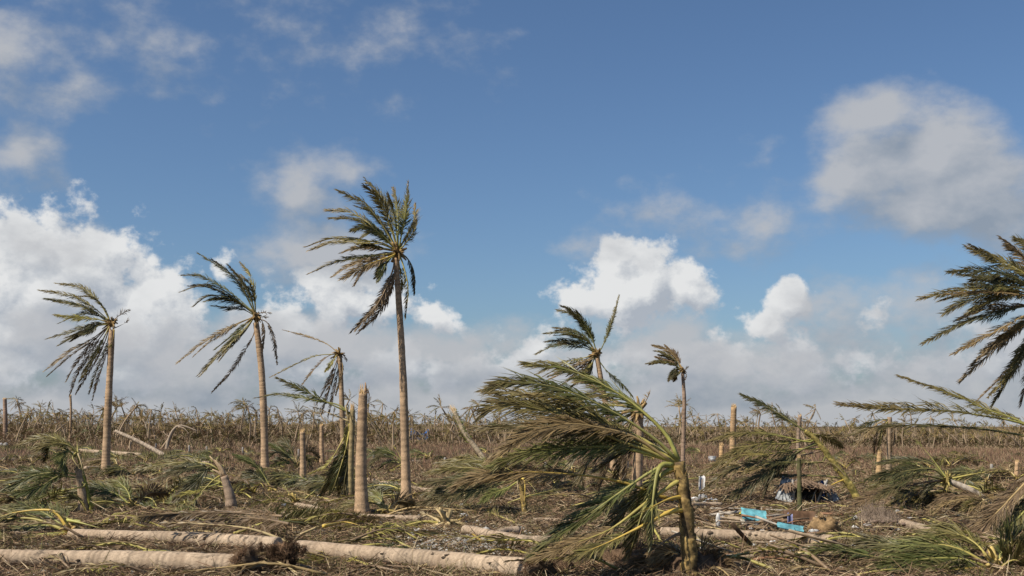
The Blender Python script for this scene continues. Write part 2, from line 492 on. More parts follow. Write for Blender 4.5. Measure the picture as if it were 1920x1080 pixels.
MAT['ground'] = mat_ground()

# ------------------------------------------------------------------ ground
def axis(lo, hi, step, grow, far):
    a = list(np.arange(lo, hi + 1e-6, step)); s = step
    while a[-1] < far: s *= grow; a.append(a[-1] + s)
    s = step; pre = []
    x = lo
    while x > -far: s *= grow; x -= s; pre.append(x)
    return np.array(pre[::-1] + a)
gx = axis(-45, 45, .55, 1.18, 5000); gy = axis(8, 85, .55, 1.18, 5000)
GX, GY = np.meshgrid(gx, gy, indexing='ij')
gv = np.stack([GX, GY, hgt(GX, GY)], -1).reshape(-1, 3)
i, j = np.meshgrid(np.arange(len(gx) - 1), np.arange(len(gy) - 1), indexing='ij'); ny = len(gy)
gq = np.stack([i * ny + j, (i + 1) * ny + j, (i + 1) * ny + j + 1, i * ny + j + 1], -1).reshape(-1, 4)
mb = MB(); mb.add(gv, (.1, .08, .05), gq)
tag(solo('ground', mb, MAT['ground'], (0, 0, 0), True), 'brown debris-strewn soil of the ruined plantation', 'ground', kind='structure')

# ------------------------------------------------------------------ far plantation
def far_palm(rng, n=9, rich=True):
    """wind-stripped palm, unit placed at origin: (trunk MB, crown MB)"""
    h = rng.uniform(2.0, 5.8); lean = rng.normal(-.35, .7)
    tp = [(0, 0, -.2), (lean * .25, rng.normal(0, .2), h * .5), (lean, rng.normal(0, .3), h)]
    q, _ = spline(tp, 8 if rich else 4)
    tr, cr = MB(), MB()
    tube(tr, q, np.linspace(.14, .085, len(q)), np.array((.36, .265, .175)) * rng.uniform(.55, 1.1), 6 if rich else 4)
    top = q[-1]
    cols = rng.choice(list('ookgd'))
    sty = rng.random()
    for k in range(n):
        az = rng.normal(math.pi, 1.5); el = rng.uniform(-.3, 1.45) if sty < .65 else rng.uniform(-1.2, .6)
        ln = rng.uniform(1.0, 2.3)
        d = np.array([math.cos(az) * math.cos(el), math.sin(az) * math.cos(el), math.sin(el)])
        m = top + d * ln * .55; e = top + d * ln * .98 + np.array([-.22 * rng.random(), 0, -.5 * rng.random() ** 1.5])
        fp, _ = spline([top, m, e], 6)
        leaflets(cr, fp, rng.uniform(.38, .6), 18 if rich else 7, rng.choice([cols, 'o', 'd', 'b']), roll=rng.uniform(0, 80), bare=.12, wid=.036 if rich else .10,
                 rng=rng, fine=False, wind=.3, droop=.3, ang=(45, 15))
        if rich: tube(cr, fp, np.linspace(.03, .012, 6), STALK['b'], 3, False)
    return tr, cr

def in_view(x, y, m=1.06): return abs(x) < y * .4663 * m

LM = [(200, 'the dark-crowned leaning palm'), (345, 'the hooked dead tree'), (493, 'the curved palm'), (680, 'the stout snapped trunk'), (760, 'the tallest palm'),
      (890, 'the mossy leaning log'), (1130, 'the big yellow-stalked palm'), (1280, 'the thin small-crowned palm'), (1376, 'the orange-topped snapped trunk'),
      (1560, 'the arched broken palm'), (1790, 'the leaning shattered palm'), (20, 'the pale boulders')]
def land(x, y): return min(LM, key=lambda t: abs(t[0] - (960 + F * x / y)))[1]
rng = np.random.default_rng(21)
NV = 16
vars_rich = [far_palm(rng, rng.integers(6, 12)) for _ in range(NV)]
vars_low = [far_palm(rng, rng.integers(5, 9), False) for _ in range(NV)]
vm = [(t.mesh('trunk', MAT['far']), c_.mesh('crown', MAT['far'])) for t, c_ in vars_rich]
# where the stand begins, by direction
def edge(s): return 122 + 24 * math.sin(s * 5 + .6) + 40 * max(0, s + .1) + (24 if s > -.1 else 0) + 9 * math.sin(s * 23) + 6 * math.sin(s * 61)
spots = []
tries = 0
cell = {}
while len(spots) < 4600 and tries < 120000:
    tries += 1
    y = 90 + 540 * rng.random() ** .72; x = rng.uniform(-.56, .56) * y
    if y < edge(x / y) + rng.normal(0, 8): continue
    k = (int(x // 4), int(y // 4))
    if k in cell: continue
    cell[k] = 1; spots.append((x, y))
spots.sort(key=lambda s: s[1])
vis = [s for s in spots if in_view(*s, 1.02)][:235]
tall = [s for s in spots if in_view(*s, 1.0) and 260 < s[1] < 380]
rng.shuffle(tall)
vis += [tuple(s) for s in tall[:64]]
chosen = set(map(tuple, vis))
for (x, y) in vis:
    far_tall = y > 259
    k = rng.integers(NV); sc = rng.uniform(.72, 1.02) * (rng.uniform(1.8, 2.6) if far_tall else 1.0) * (.70 + .30 * min(1, y / 230))
    o = bpy.data.objects.new('wrecked_palm', None)
    link(o, (x, y, float(hgt(x, y))))
    o.rotation_euler = (rng.normal(0, .12), rng.normal(-.05, .14 if rng.random() < .75 else .5), rng.normal(0, .5)); o.scale = (sc, sc, sc)
    if far_tall: tag(o, 'tall thin palm rising on the far skyline beyond ' + land(x, y), 'palm tree', 'tall palms on the far skyline')
    else:
        h_ = vars_rich[k][0].v[0][:, 2].max() * sc; ln_ = abs(o.rotation_euler[1])
        lab = ('short' if h_ < 3 else 'tall' if h_ > 4.4 else 'middling') + (' steeply leaning' if ln_ > .3 else ' slanting' if ln_ > .12 else ' upright')
        lab += ' ' + ('brown' if k % 3 == 0 else 'ragged') + ' palm in the distant stand beyond ' + land(x, y)
        tag(o, lab, 'palm tree', 'stripped palms of the distant stand')
    for nm, me in zip(('trunk', 'crown'), vm[k]):
        c_ = bpy.data.objects.new(nm, me); COL.objects.link(c_); c_.parent = o
fb = MB()
for (x, y) in spots:
    if (x, y) in chosen: continue
    t, c_ = vars_low[rng.integers(NV)]
    sc = rng.uniform(.7, 1.05); a = rng.normal(0, .4); tilt = rng.normal(-.05, .2 if rng.random() < .7 else .6)
    for m_ in (t, c_):
        v, cc, q, tr = m_.arrays()
        v = v * sc; v = np.stack([v[:, 0] + v[:, 2] * math.sin(tilt), v[:, 1], v[:, 2] * math.cos(tilt)], 1)
        v = np.stack([v[:, 0] * math.cos(a) - v[:, 1] * math.sin(a), v[:, 0] * math.sin(a) + v[:, 1] * math.cos(a), v[:, 2]], 1)
        fb.add(v + np.array([x, y, float(hgt(x, y))]), cc * rng.uniform(.8, 1.2), q, tr)
tag(solo('palm_forest', fb, MAT['far'], (0, 0, 0)), 'far-off mass of battered palms covering the plain to the skyline', 'forest', kind='stuff')

# brush between the far palms and the reddish weeds in front of them
def blades(mb, x, y, h, w, cols, rng, lean=.35, wind=-.15, seg=False):
    n = len(x); z = hgt(x, y)
    d = unit(np.stack([rng.normal(wind, lean, n), rng.normal(0, lean, n), np.ones(n)], 1))
    a = rng.uniform(0, 6.28, n); s = np.stack([np.cos(a), np.sin(a), np.zeros(n)], 1) * w[:, None]
    b = np.stack([x, y, z - .03], 1); tp = b + d * h[:, None]
    v = np.stack([b - s, b + s, tp], 1).reshape(-1, 3)
    mb.add(v, np.repeat(cols, 3, 0), None, np.arange(n)[:, None] * 3 + np.array([0, 1, 2]))
def pick(rng, n, opts, var=.3):
    o = np.array(opts)[rng.integers(len(opts), size=n)]
    return o * rng.uniform(1 - var, 1 + var, (n, 1))
def wedge(rng, n, y0, y1, m=.54, pw=1.0):
    y = np.sqrt(rng.uniform(y0 ** 2, y1 ** 2, n)) if pw == 1 else y0 + (y1 - y0) * rng.random(n) ** pw
    return rng.uniform(-m, m, n) * y, y
bm = MB()
x, y = wedge(rng, 140000, 105, 600, pw=1.15)
kk = np.array([yy > edge(xx / yy) - 6 for xx, yy in zip(x, y)])
x, y = x[kk], y[kk]; n = len(x)
blades(bm, x, y, rng.uniform(.3, 1.7, n) * (.55 + .45 * rng.random(n)) * (1 + (y > 260) * .5), rng.uniform(.03, .08, n) * (.7 + y / 400),
       pick(rng, n, [(.30, .21, .135), (.25, .17, .11), (.36, .27, .175), (.16, .135, .065), (.28, .19, .125)]), rng, .9)
# limp frond tufts: arched blades from one point
nt = 21000
x, y = wedge(rng, nt, 105, 600, pw=1.1)
kk = np.array([yy > edge(xx / yy) - 4 for xx, yy in zip(x, y)]); x, y = x[kk], y[kk]; nt = len(x); M_ = 17
cn = .5 + .25 * np.sin(x * .16 + y * .05) + .25 * np.sin(x * .071 - y * .09 + 2) + .2 * np.sin(x * .41 + y * .23)
hh = rng.uniform(.05, 2.7, nt) * (.35 + .65 * rng.random(nt)) * (.35 + .9 * cn); base = np.stack([x, y, hgt(x, y) + hh], 1)
cl_ = pick(rng, nt, [(.28, .195, .125), (.15, .130, .055), (.11, .105, .04), (.24, .162, .105), (.20, .15, .08), (.31, .225, .145)], .2)
cl_ = cl_ * np.where(cn > .62, .75, 1.12)[:, None]
az = rng.normal(math.pi, 1.5, (nt, M_)); el = rng.uniform(-.6, 1.2, (nt, M_)); l = rng.uniform(.22, .85, (nt, M_, 1)) * (.8 + y[:, None, None] / 700)
d = np.stack([np.cos(az) * np.cos(el), np.sin(az) * np.cos(el), np.sin(el)], -1)
m_ = base[:, None] + d * l * .6; e_ = m_ + unit(d + np.array([-.5, 0, -.5])) * l * .6
w_ = np.stack([-np.sin(az), np.cos(az), .6 * np.ones_like(az)], -1) * (.018 + y[:, None, None] / 9500)
v = np.stack([np.broadcast_to(base[:, None], m_.shape), m_ + w_, m_ - w_, e_], 2).reshape(-1, 3)
o_ = np.arange(nt * M_)[:, None] * 4
bm.add(v, np.repeat(np.repeat(cl_, M_, 0) * rng.uniform(.7, 1.3, (nt * M_, 1)), 4, 0), None, np.concatenate([o_ + np.array([0, 1, 2]), o_ + np.array([2, 1, 3])]))
tag(solo('dead_brush', bm, MAT['dry'], (0, 0, 0)), 'tangled dead brown brush among the far palms', 'brush', kind='stuff')
bm = MB()
x, y = wedge(rng, 125000, 40, 175, pw=.9)
den = np.sin(x * .11 + 1) * np.cos(y * .13) + .5 * np.sin(x * .33 + y * .21)
kk = (den > -.35) | (rng.random(len(x)) < .45)
kk &= (y > 52) | (rng.random(len(x)) < .35)
x, y, den = x[kk], y[kk], den[kk]; n = len(x)
mixc = pick(rng, n, [(.21, .125, .085), (.17, .098, .068), (.25, .155, .10), (.31, .22, .135)])
green = ((x / y < -.27) & (den > .3)) | (rng.random(n) < .10)
mixc[green] = pick(rng, int(green.sum()), [(.16, .155, .06), (.20, .18, .075)])
blades(bm, x, y, rng.uniform(.15, .62, n), rng.uniform(.008, .028, n) * (.7 + y / 160), mixc, rng, .45)
tag(solo('dry_weeds', bm, MAT['dry'], (0, 0, 0)), 'reddish-brown dry weeds across the open field', 'weeds', kind='stuff')

# near litter: dead blades, twigs and short grass
lb = MB()
x, y = wedge(rng, 230000, 13, 64, pw=1.2)
n = len(x)
z = hgt(x, y) + rng.uniform(0, .09, n)
a = rng.uniform(0, 6.28, n); el = rng.normal(.12, .28, n)
d = np.stack([np.cos(a) * np.cos(el), np.sin(a) * np.cos(el), np.sin(abs(el))], 1)
ln = rng.uniform(.05, .24, n) * (1 + (rng.random(n) < .07) * 1.6)
w = rng.uniform(.003, .009, n) * (.6 + y / 40)
s = unit(np.cross(d, rng.normal(0, 1, (n, 3)))) * w[:, None]
b = np.stack([x, y, z], 1); e = b + d * ln[:, None]
v = np.stack([b - s, b + s, e + s * .4, e - s * .4], 1).reshape(-1, 3)
cc = pick(rng, n, [(.23, .150, .090), (.16, .100, .062), (.32, .225, .135), (.085, .055, .035), (.42, .33, .21), (.19, .120, .075), (.14, .115, .05)], .4)
lb.add(v, np.repeat(cc, 4, 0), np.arange(n)[:, None] * 4 + np.array([0, 1, 2, 3]))
tag(solo('dry_litter', lb, MAT['dry'], (0, 0, 0)), 'layer of dry brown leaf blades and twigs over the soil', 'litter', kind='stuff')
gb = MB()
x, y = wedge(rng, 42000, 13, 55, pw=1.1)
den = np.sin(x * .7 + 2) * np.sin(y * .5 + x * .2) + .5 * np.sin(x * 1.9 - y * 1.1)
kk = den > .25; x, y = x[kk], y[kk]; n = len(x)
blades(gb, x, y, rng.uniform(.08, .36, n), rng.uniform(.004, .010, n) * (.7 + y / 40), pick(rng, n, [(.15, .145, .05), (.22, .18, .08), (.12, .125, .04), (.25, .19, .10)]), rng, .5)
tag(solo('grass', gb, MAT['dry'], (0, 0, 0)), 'sparse olive grass growing through the litter', 'grass', kind='stuff')
pb_ = MB()
for _ in range(1500):
    if rng.random() < .5: q = gp(rng.normal(870, 60), rng.normal(1012, 14))
    else:
        yy = 15 + 30 * rng.random() ** 1.4; xx = rng.uniform(-.5, .5) * yy; q = np.array([xx, yy, float(hgt(xx, yy))])
    s = rng.uniform(.015, .05)
    lump(pb_, q + np.array([0, 0, s * .3]), s, s * .8, s * .6, (.42, .40, .36), rng, 4, 5, .25)
tag(solo('pale_pebbles', pb_, MAT['dry'], (0, 0, 0)), 'pale coral pebbles scattered over the bare soil', 'pebbles', kind='stuff')

# ------------------------------------------------------------------ palms traced in the photograph
def parse(s): return [tuple(map(float, q.split(','))) for q in s.split()]
def fronds(o, D, lines, rng, L=.4, n=44, dzs=.30, base=None, dense=0.0, **kw0):
    """each line: 'x,y x,y ...|c=o w=.4 dz=.5 ...' from the heart to the tip"""
    for k, line in enumerate(lines.strip().splitlines()):
        line = line.strip()
        if not line: continue
        a, _, b = line.partition('|')
        kw = dict(kw0)
        opt = dict(t.split('=') for t in b.split())
        px = parse(a)
        if base is not None: px = [base] + px
        ln = sum(math.dist(px[i], px[i + 1]) for i in range(len(px) - 1)) * D / F
        dz = float(opt['dz']) if 'dz' in opt else (1 if k % 2 else -1) * rng.uniform(.25, 1) * dzs * ln
        nn = len(px) - 1
        pts = [P(x, y, D + dz * (i / nn) ** 1.2) for i, (x, y) in enumerate(px)]
        kw['roll'] = float(opt.get('r', rng.uniform(22, 62)))
        if 'b' in opt: kw['bare'] = float(opt['b'])
        if 'one' in opt: kw['one'] = int(opt['one'])
        if 'up' in opt: kw['up'] = float(opt['up'])
        if 'tip' in opt: kw['tip'] = float(opt['tip'])
        if 'dr' in opt: kw['droop'] = float(opt['dr'])
        if 'm' in opt: kw['miss'] = float(opt['m'])
        args = (opt.get('c', 'o'), float(opt.get('w', L)), float(opt.get('n', n)), opt.get('s'))
        make_frond(o, pts, *args, rng=rng, rs=float(opt.get('rs', .018)), **kw)
        if dense and args[2] > 16 and rng.random() < dense:      # a neighbouring frond of the same whorl
            kw['roll'] = rng.uniform(-50, 70); sh = rng.uniform(.74, .97); jx, jy = rng.normal(0, 9, 2)
            pts = [P(px[0][0] + (x - px[0][0]) * sh + jx * i / nn, px[0][1] + (y - px[0][1]) * sh + jy * i / nn, D - dz * .8 * (i / nn) + rng.normal(0, .3) * i / nn) for i, (x, y) in enumerate(px)]
            make_frond(o, pts, rng.choice([args[0], args[0], 'k', 'o']), args[1] * .95, args[2], args[3], rng=rng, rs=.016, **kw)

def stubs(mb, c_, r, rng, n, col, ax=(0, 0, 1)):
    """torn leaf bases round the growing point"""
    ax = unit(np.asarray(ax, float))
    for k in range(n):
        d = unit(ax * rng.uniform(-.3, .9) + rng.normal(0, .75, 3)); l = r * rng.uniform(1.0, 2.3)
        q, _ = spline([c_, c_ + d * l * .5, c_ + d * l + np.array([-.1 * l, 0, -.25 * l * rng.random()])], 5)
        tube(mb, q, np.linspace(r * .30, r * rng.uniform(.06, .16), 5), np.asarray(col) * rng.uniform(.5, 1.35), 5)
def heart(o, D, x, y, r, rng, ax=(0, 0, 1), col=(.30, .20, .09), n=60):
    c_ = P(x, y, D); mb = MB()
    lump(mb, c_, r * .5, r * .5, r * .8, np.asarray(col) * .6, rng, 7, 9, .3)
    stubs(mb, c_, r * .95, rng, 22, col)
    spikes(mb, c_ - np.array([0, 0, r * .3]), ax, n, r * .5, r * .5, r * 1.6, .008, np.asarray(col) * .8, rng, .9)
    part('crown_heart', mb, MAT['fibre'], o, c_)

def splinter(o, c_, ax, r, rng, hgt_=.35, n=26, col=(.50, .34, .17)):
    mb = MB()
    lump(mb, c_, r * .8, r * .8, r * .25, np.array(col) * .8, rng, 5, 9, .2)
    spikes(mb, c_, ax, n * 2, r * .95, hgt_ * .15, hgt_ * 1.25, r * .12, col, rng, .16)
    spikes(mb, c_ + np.array([0, 0, -.03]), unit(np.asarray(ax, float)) + np.array([-.5, -.2, 0]), 10, r, hgt_ * .3, hgt_ * .9, r * .08, np.asarray(col) * .7, rng, .5)
    part('splintered_top', mb, MAT['wood'], o, c_)

def standing(name, label, cat, px, wpx, D=None, seed=0, base=(.47, .32, .195), flare=.35, roots=True, group=None, mat='bark', ring=.05):
    """upright trunk through photo points from foot to top; wpx = widths in pixels"""
    rng = np.random.default_rng(seed)
    px = parse(px)
    foot = gp(*px[0]) if D is None else None
    if D is None: D = foot[1]
    else:
        q = P(px[0][0], px[0][1], D); foot = np.array([q[0], D, float(hgt(q[0], D))])
    o = root(name, foot, label, cat, group)
    pts = [foot + np.array([0, 0, -.12])] + [P(x, y, D) for x, y in px[1:]]
    k = D / F / 2
    mb, q = trunk_mesh(pts, wpx[0] * k, wpx[1] * k, flare, base, 12, rng=rng, ring=ring)
    part('trunk', mb, MAT[mat], o, None, True)
    if roots:
        rb = MB(); r = wpx[0] * k
        lump(rb, foot + np.array([0, 0, .02]), r * 1.5, r * 1.5, .16, (.13, .085, .055), rng, 6, 12, .3)
        spikes(rb, foot, (0, 0, 1), 70, r * 1.7, .06, .26, .012, (.15, .10, .065), rng, .9)
        part('root_collar', rb, MAT['fibre'], o)
    return o, D, rng, q

o, D, g, q = standing('palm_tree', 'leaning palm with a dense dark crown blown sideways and a brown stub opposite', 'palm tree',
                      '198,890 201,800 206,700 210,618', (16, 10.5), seed=1)
fronds(o, D, '''
207,604 189,572 155,540 105,531|c=o dz=.6
207,604 172,574 133,554 74,544|c=o dz=-.4
207,604 172,582 139,569 86,560|c=k tip=.2
207,606 180,598 155,597 104,591|c=y dz=-.8 tip=.5
205,606 180,590 155,588 111,606|c=k dz=.7 tip=.2
205,608 172,610 133,622 89,635|c=k dz=.3 tip=.5
205,608 178,606 150,624 111,647|c=k dz=-.3 tip=.4
205,608 175,612 145,630 118,640|c=k dz=.8 tip=.3
205,610 172,636 133,658 86,694|c=b dz=-.5
205,610 178,647 147,697 131,741|c=d dz=.4 w=.3
205,612 188,648 165,690 150,715|c=o dz=-.6 w=.36
206,612 194,647 172,688 143,738|c=d dz=.2 w=.32
207,614 203,652 189,694 174,749|c=d dz=-.3 w=.28
209,604 218,596 228,588 242,582|c=d dz=.3 w=.26 n=16 b=.3
212,616 222,612 236,605|c=d b=.9 n=12 dz=.2
212,616 214,622 210,645|c=y b=.9 n=12 dz=-.3 s=Y
''', g, L=.40, dense=.75)
heart(o, D, 209, 606, .20, g)

o, D, g, q = standing('palm_tree', 'curved palm whose crown streams sideways with one frond hooked down behind', 'palm tree',
                      '497,886 495,790 490,690 480,605', (15, 11), seed=2)
fronds(o, D, '''
478,588 450,537 418,504 372,475|c=g dz=.5 tip=.4
478,588 468,555 450,525 427,496|c=k dz=-.3 w=.32
479,588 478,555 468,516 450,491|c=y dz=.3 w=.32 tip=.9
478,588 433,549 379,519 338,516|c=g dz=-.5
478,590 424,552 379,537 339,547|c=k dz=.5
478,590 438,561 394,555 364,573|c=k dz=-.3 w=.46
478,590 445,568 410,560 385,565|c=k dz=.4 w=.46 tip=.2
478,592 455,580 430,578 398,573|c=k dz=.8 tip=.2
476,594 435,611 379,644 332,681|c=b dz=-.5 w=.34
476,596 459,617 415,661 376,704|c=o dz=-.8 w=.46 s=y
476,596 455,610 435,630 404,655|c=g dz=.4 tip=.2
476,596 458,622 430,650 410,672|c=k dz=.1 w=.44
478,600 477,623 462,653 435,694 398,735|c=d dz=.4 w=.28
482,598 501,605 515,638 520,682|c=d dz=.3 w=.24 tip=.3
482,590 492,586 507,587|c=d dz=-.3 w=.25 n=14 b=.2
482,594 492,594 503,594|c=b dz=.3 w=.2 n=12 b=.2
''', g, L=.42, dense=.75)
heart(o, D, 479, 594, .24, g, n=80)

o, D, g, q = standing('palm_tree', 'tallest palm, slender ringed trunk and raised fronds against the blue sky', 'palm tree',
                      '762,942 759,820 755,690 748,570 742,484', (18, 10), seed=3, flare=.6)
fronds(o, D, '''
745,468 734,422 717,372 686,338|c=o dz=.5 tip=.4
744,468 713,417 680,380 634,357|c=o dz=-.4 tip=.5
744,469 705,430 659,399 611,394|c=o dz=.7 tip=.7
744,469 715,440 690,425 660,432|c=g dz=-.8
746,468 746,405 738,353|c=v dz=.4 w=.34 tip=.9
748,468 753,438 762,388 765,345|c=v dz=-.4 w=.34 tip=.8
749,468 757,451 776,413 778,386|c=o dz=.5 w=.34 tip=.8
744,470 715,455 680,451 626,447 574,463|c=o dz=-.6 w=.36 tip=.9
744,471 717,467 676,463 640,474|c=b dz=.5 w=.30
743,473 715,478 688,480 634,490 580,513|c=o dz=-.3 w=.32 tip=1
743,474 705,484 659,497 624,518|c=b dz=.4 w=.30
743,475 734,480 688,497 642,522|c=b dz=-.9 w=.42 s=Y
742,476 715,490 688,502 665,534|c=d dz=.3 w=.26
742,478 722,488 705,520|c=g dz=.7 w=.28 tip=.2
741,480 734,513 705,572 657,624|c=d dz=.5 w=.26
743,480 740,513 717,576 672,624|c=d dz=-.4 w=.30
748,474 763,484 776,509 778,549|c=k dz=.4 w=.26 tip=.3
746,478 753,488 765,538 761,597|c=o dz=-.3 w=.22 m=.3 s=y
''', g, L=.38, dense=.75)
heart(o, D, 744, 474, .22, g, n=90)

o, D, g, q = standing('palm_tree', 'short palm with a bare flattened top and fronds hanging down its trunk', 'palm tree',
                      '645,872 642,790 640,730 637,668', (11, 8.5), seed=4, base=(.40, .28, .17))
fronds(o, D, '''
634,662 613,645 581,632 529,618|c=b dz=.5 w=.24
632,664 593,667 551,685 507,707|c=o dz=-.5 w=.32 tip=.9
631,664 616,667 593,688 567,721|c=d dz=.5 w=.28
631,666 625,676 610,697|c=y dz=-.5 w=.25 tip=.3
634,668 628,685 610,727 593,759|c=d dz=.3 w=.34 dr=.6
634,668 630,690 616,730 604,776|c=d dz=-.4 w=.34 dr=.6
635,668 633,700 625,740 616,778|c=d dz=-.2 w=.34 dr=.6
637,668 643,688 638,712 630,740|c=b dz=-.6 w=.24 dr=.6
640,664 646,668 650,676|c=d dz=.2 w=.2 n=12
''', g, L=.3)
heart(o, D, 635, 664, .24, g)

o, D, g, q = standing('palm_tree', 'windblown palm with a single upright spear frond beside its raised fronds', 'palm tree',
                      '1152,885 1142,790 1130,730 1120,672', (13, 9), seed=5)
fronds(o, D, '''
1119,662 1105,622 1079,593 1046,581|c=g dz=.4 w=.46
1119,662 1108,630 1089,603 1064,578|c=g dz=-.4 w=.42
1118,662 1095,641 1057,625 1020,625|c=g dz=-.5
1118,662 1100,634 1073,619 1038,614|c=k dz=.5
1118,662 1089,650 1042,647 1005,664|c=g dz=.4
1118,662 1092,645 1064,638 1023,641|c=k dz=-.3
1120,662 1128,653 1138,628 1149,594 1161,554|c=g dz=.3 w=.24 tip=.5
1118,664 1095,671 1051,682 1004,702|c=o dz=-.5 w=.32
1117,666 1095,680 1064,694 1026,714|c=b dz=.5 w=.3
1117,668 1098,684 1080,702 1051,724|c=d dz=-.2 w=.3
1118,668 1104,690 1088,710 1070,727|c=d dz=.4 w=.34
1116,668 1108,690 1104,715|c=k dz=-.4 w=.34
1123,676 1139,697 1161,716 1186,742|c=g dz=-.6 w=.34 tip=.1
''', g, L=.40, dense=.75)
heart(o, D, 1120, 664, .26, g, n=110)

o, D, g, q = standing('palm_tree', 'thin small-crowned palm standing alone beside a snapped pale trunk', 'palm tree',
                      '1280,884 1282,800 1283,750 1280,700', (8.5, 6.5), seed=6, base=(.30, .21, .15))
fronds(o, D, '''
1279,694 1268,672 1249,656 1224,647|c=b dz=.4
1279,694 1266,676 1247,663 1227,658|c=o dz=-.4
1279,694 1268,668 1248,648|c=d dz=.3
1278,695 1265,683 1240,677 1212,682|c=o dz=-.4 w=.26
1278,695 1262,680 1230,669|c=d dz=.4 w=.26
1278,696 1268,692 1254,713|c=k dz=-.3 w=.28
1278,696 1270,698 1262,708|c=k dz=.3 w=.25
1281,695 1286,692 1291,688|c=d n=12 w=.12 b=.4
1281,698 1287,702 1285,712|c=d n=12 w=.10 b=.4
''', g, L=.30, dense=.75)
heart(o, D, 1280, 695, .17, g)

# palm whose trunk stands just past the frame: only its crown reaches in
o, D, g, q = standing('palm_tree', 'big-crowned palm whose long dark fronds sweep in over the low snapped palm', 'palm tree',
                      '1990,945 1982,800 1975,680 1966,575', (22, 14), seed=7)
fronds(o, D, '''
1962,562 1920,514 1867,489 1812,463|c=o dz=.5
1964,560 1940,510 1907,469 1877,446|c=b dz=-.5
1966,560 1955,500 1930,462 1905,448|c=g dz=.4
1960,562 1907,522 1850,508 1781,510|c=k dz=-.4 w=.5 tip=.3
1960,564 1920,535 1867,522 1800,516|c=k dz=.5 w=.5 tip=.3
1960,565 1910,545 1867,540 1793,546 1724,560|c=o dz=-.6 w=.48
1960,565 1891,550 1826,558 1771,587|c=k dz=.4 w=.5 tip=.4
1960,566 1907,552 1850,548 1778,552|c=b dz=-.9 w=.4
1960,567 1907,573 1846,579 1793,601|c=b dz=.5 w=.36
1960,570 1907,577 1875,589 1805,607 1730,644|c=k dz=-.3 w=.38 tip=.5
1960,572 1907,599 1854,628 1787,664|c=b dz=-.8 w=.38
1960,574 1907,620 1858,660 1799,717|c=b dz=.4 w=.36
1960,575 1915,610 1880,640 1846,657|c=k dz=.8 w=.38
1960,578 1920,652 1883,701 1834,750|c=d dz=.3 w=.26
1961,580 1930,640 1895,705 1862,760|c=k dz=-.4 w=.46 tip=.2
1962,580 1945,660 1925,720 1915,760|c=d dz=.5 w=.4
1970,562 2010,560 2045,600 2060,660|c=o dz=.4
1970,560 2000,520 2030,510 2060,530|c=g dz=-.4
''', g, L=.45, n=60, dense=.8)
heart(o, D, 1965, 566, .26, g)

# drooping palm behind the big broken one
o, D, g, q = standing('palm_tree', 'thick ringed palm with limp olive fronds hanging behind the yellow-stalked broken palm', 'palm tree',
                      '1193,950 1195,880 1198,820 1196,770', (21, 17), seed=8)
fronds(o, D, '''
1196,764 1150,742 1090,745 1035,770|c=o w=.5 dz=.5
1196,766 1140,760 1080,775 1030,805|c=o w=.5 dz=-.4
1195,768 1140,775 1085,800 1040,840|c=k w=.5 dz=.6
1195,770 1145,795 1100,830 1060,885|c=k w=.48 dz=-.3 dr=.5
1195,770 1150,800 1118,840 1086,905|c=k w=.5 dz=.4 dr=.6
1195,772 1165,810 1145,855 1125,915|c=d w=.5 dz=-.4 dr=.6
1196,772 1178,812 1165,860 1155,920|c=k w=.46 dz=.3 dr=.6
1196,774 1190,815 1178,850 1172,905|c=d w=.40 dz=-.4 dr=.6
1195,768 1150,752 1105,720 1080,715|c=b w=.4 dz=.5
1195,768 1120,790 1070,830 1035,890|c=d w=.46 dz=.9 dr=.5
1198,768 1212,750 1219,735|c=b w=.25 n=14 dz=.3
1196,770 1160,830 1110,860 1075,915|c=k w=.5 dz=1.0 dr=.5
''', g, L=.45, n=50)
heart(o, D, 1196, 770, .24, g)

# ------------------------------------------------------------------ snapped trunks
def stump(label, px, w, D=None, seed=0, col=(.46, .31, .185), sh=.3, name='palm_stump', group=None, flare=.3, top=True):
    o, D, g, q = standing(name, label, 'palm stump', px, w, D, seed, col, flare, True, group)
    if top: splinter(o, q[-1], q[-1] - q[-2], w[1] * D / F / 2, g, sh)
    return o, D, g, q
o, D, g, q = stump('stout snapped palm trunk with a tall splinter, ringed bark and root mound', '680,968 677,900 678,830 681,738', (25, 16), seed=21, flare=.4, sh=.26)
mb = MB(); t = P(686, 738, D)
tube(mb, spline([t - np.array([0, 0, .1]), P(686, 728, D), P(685, 717, D)], 6)[0], np.linspace(.045, .012, 6), (.34, .21, .12), 6)
tube(mb, spline([P(687, 728, D), P(692, 738, D), P(691, 752, D)], 5)[0], np.linspace(.018, .008, 5), (.16, .11, .07), 4)
part('splinter', mb, MAT['wood'], o, t)
stump('short thin snapped trunk between the curved palm and the hanging frond bundle', '568,912 568,860 567,810', (12, 10), seed=22, sh=.18)
stump('thin far snapped trunk standing behind the short snapped trunk', '604,872 603,840 603,798', (8.5, 7.5), seed=23, sh=.15)
stump('pale orange-topped snapped trunk beside the thin small-crowned palm', '1374,868 1374,820 1376,764', (12, 10.5), seed=24, sh=.28, col=(.46, .30, .16))
stump('knee-high pale stub next to the orange-topped snapped trunk', '1352,870 1353,836', (9, 8), seed=25, sh=.22, col=(.50, .32, .16))
stump('thin grey snapped trunk rising behind the arched broken palm', '1496,880 1497,820 1500,780', (8, 7), seed=26, sh=.15, col=(.30, .22, .16))
stump('pale orange stub in the brush behind the arched broken palm', '1648,892 1649,848', (10.5, 9.5), seed=27, sh=.2, col=(.48, .32, .16))
stump('low pale stub on the field beside the leaning shattered palm', '1905,896 1907,866', (8, 7), seed=28, sh=.15, col=(.46, .30, .17))
stump('grey ringed snapped trunk at the near side of the weedy plantation edge', '9,832 10,790 9,748', (9, 7), seed=29, sh=.2, col=(.36, .24, .17))
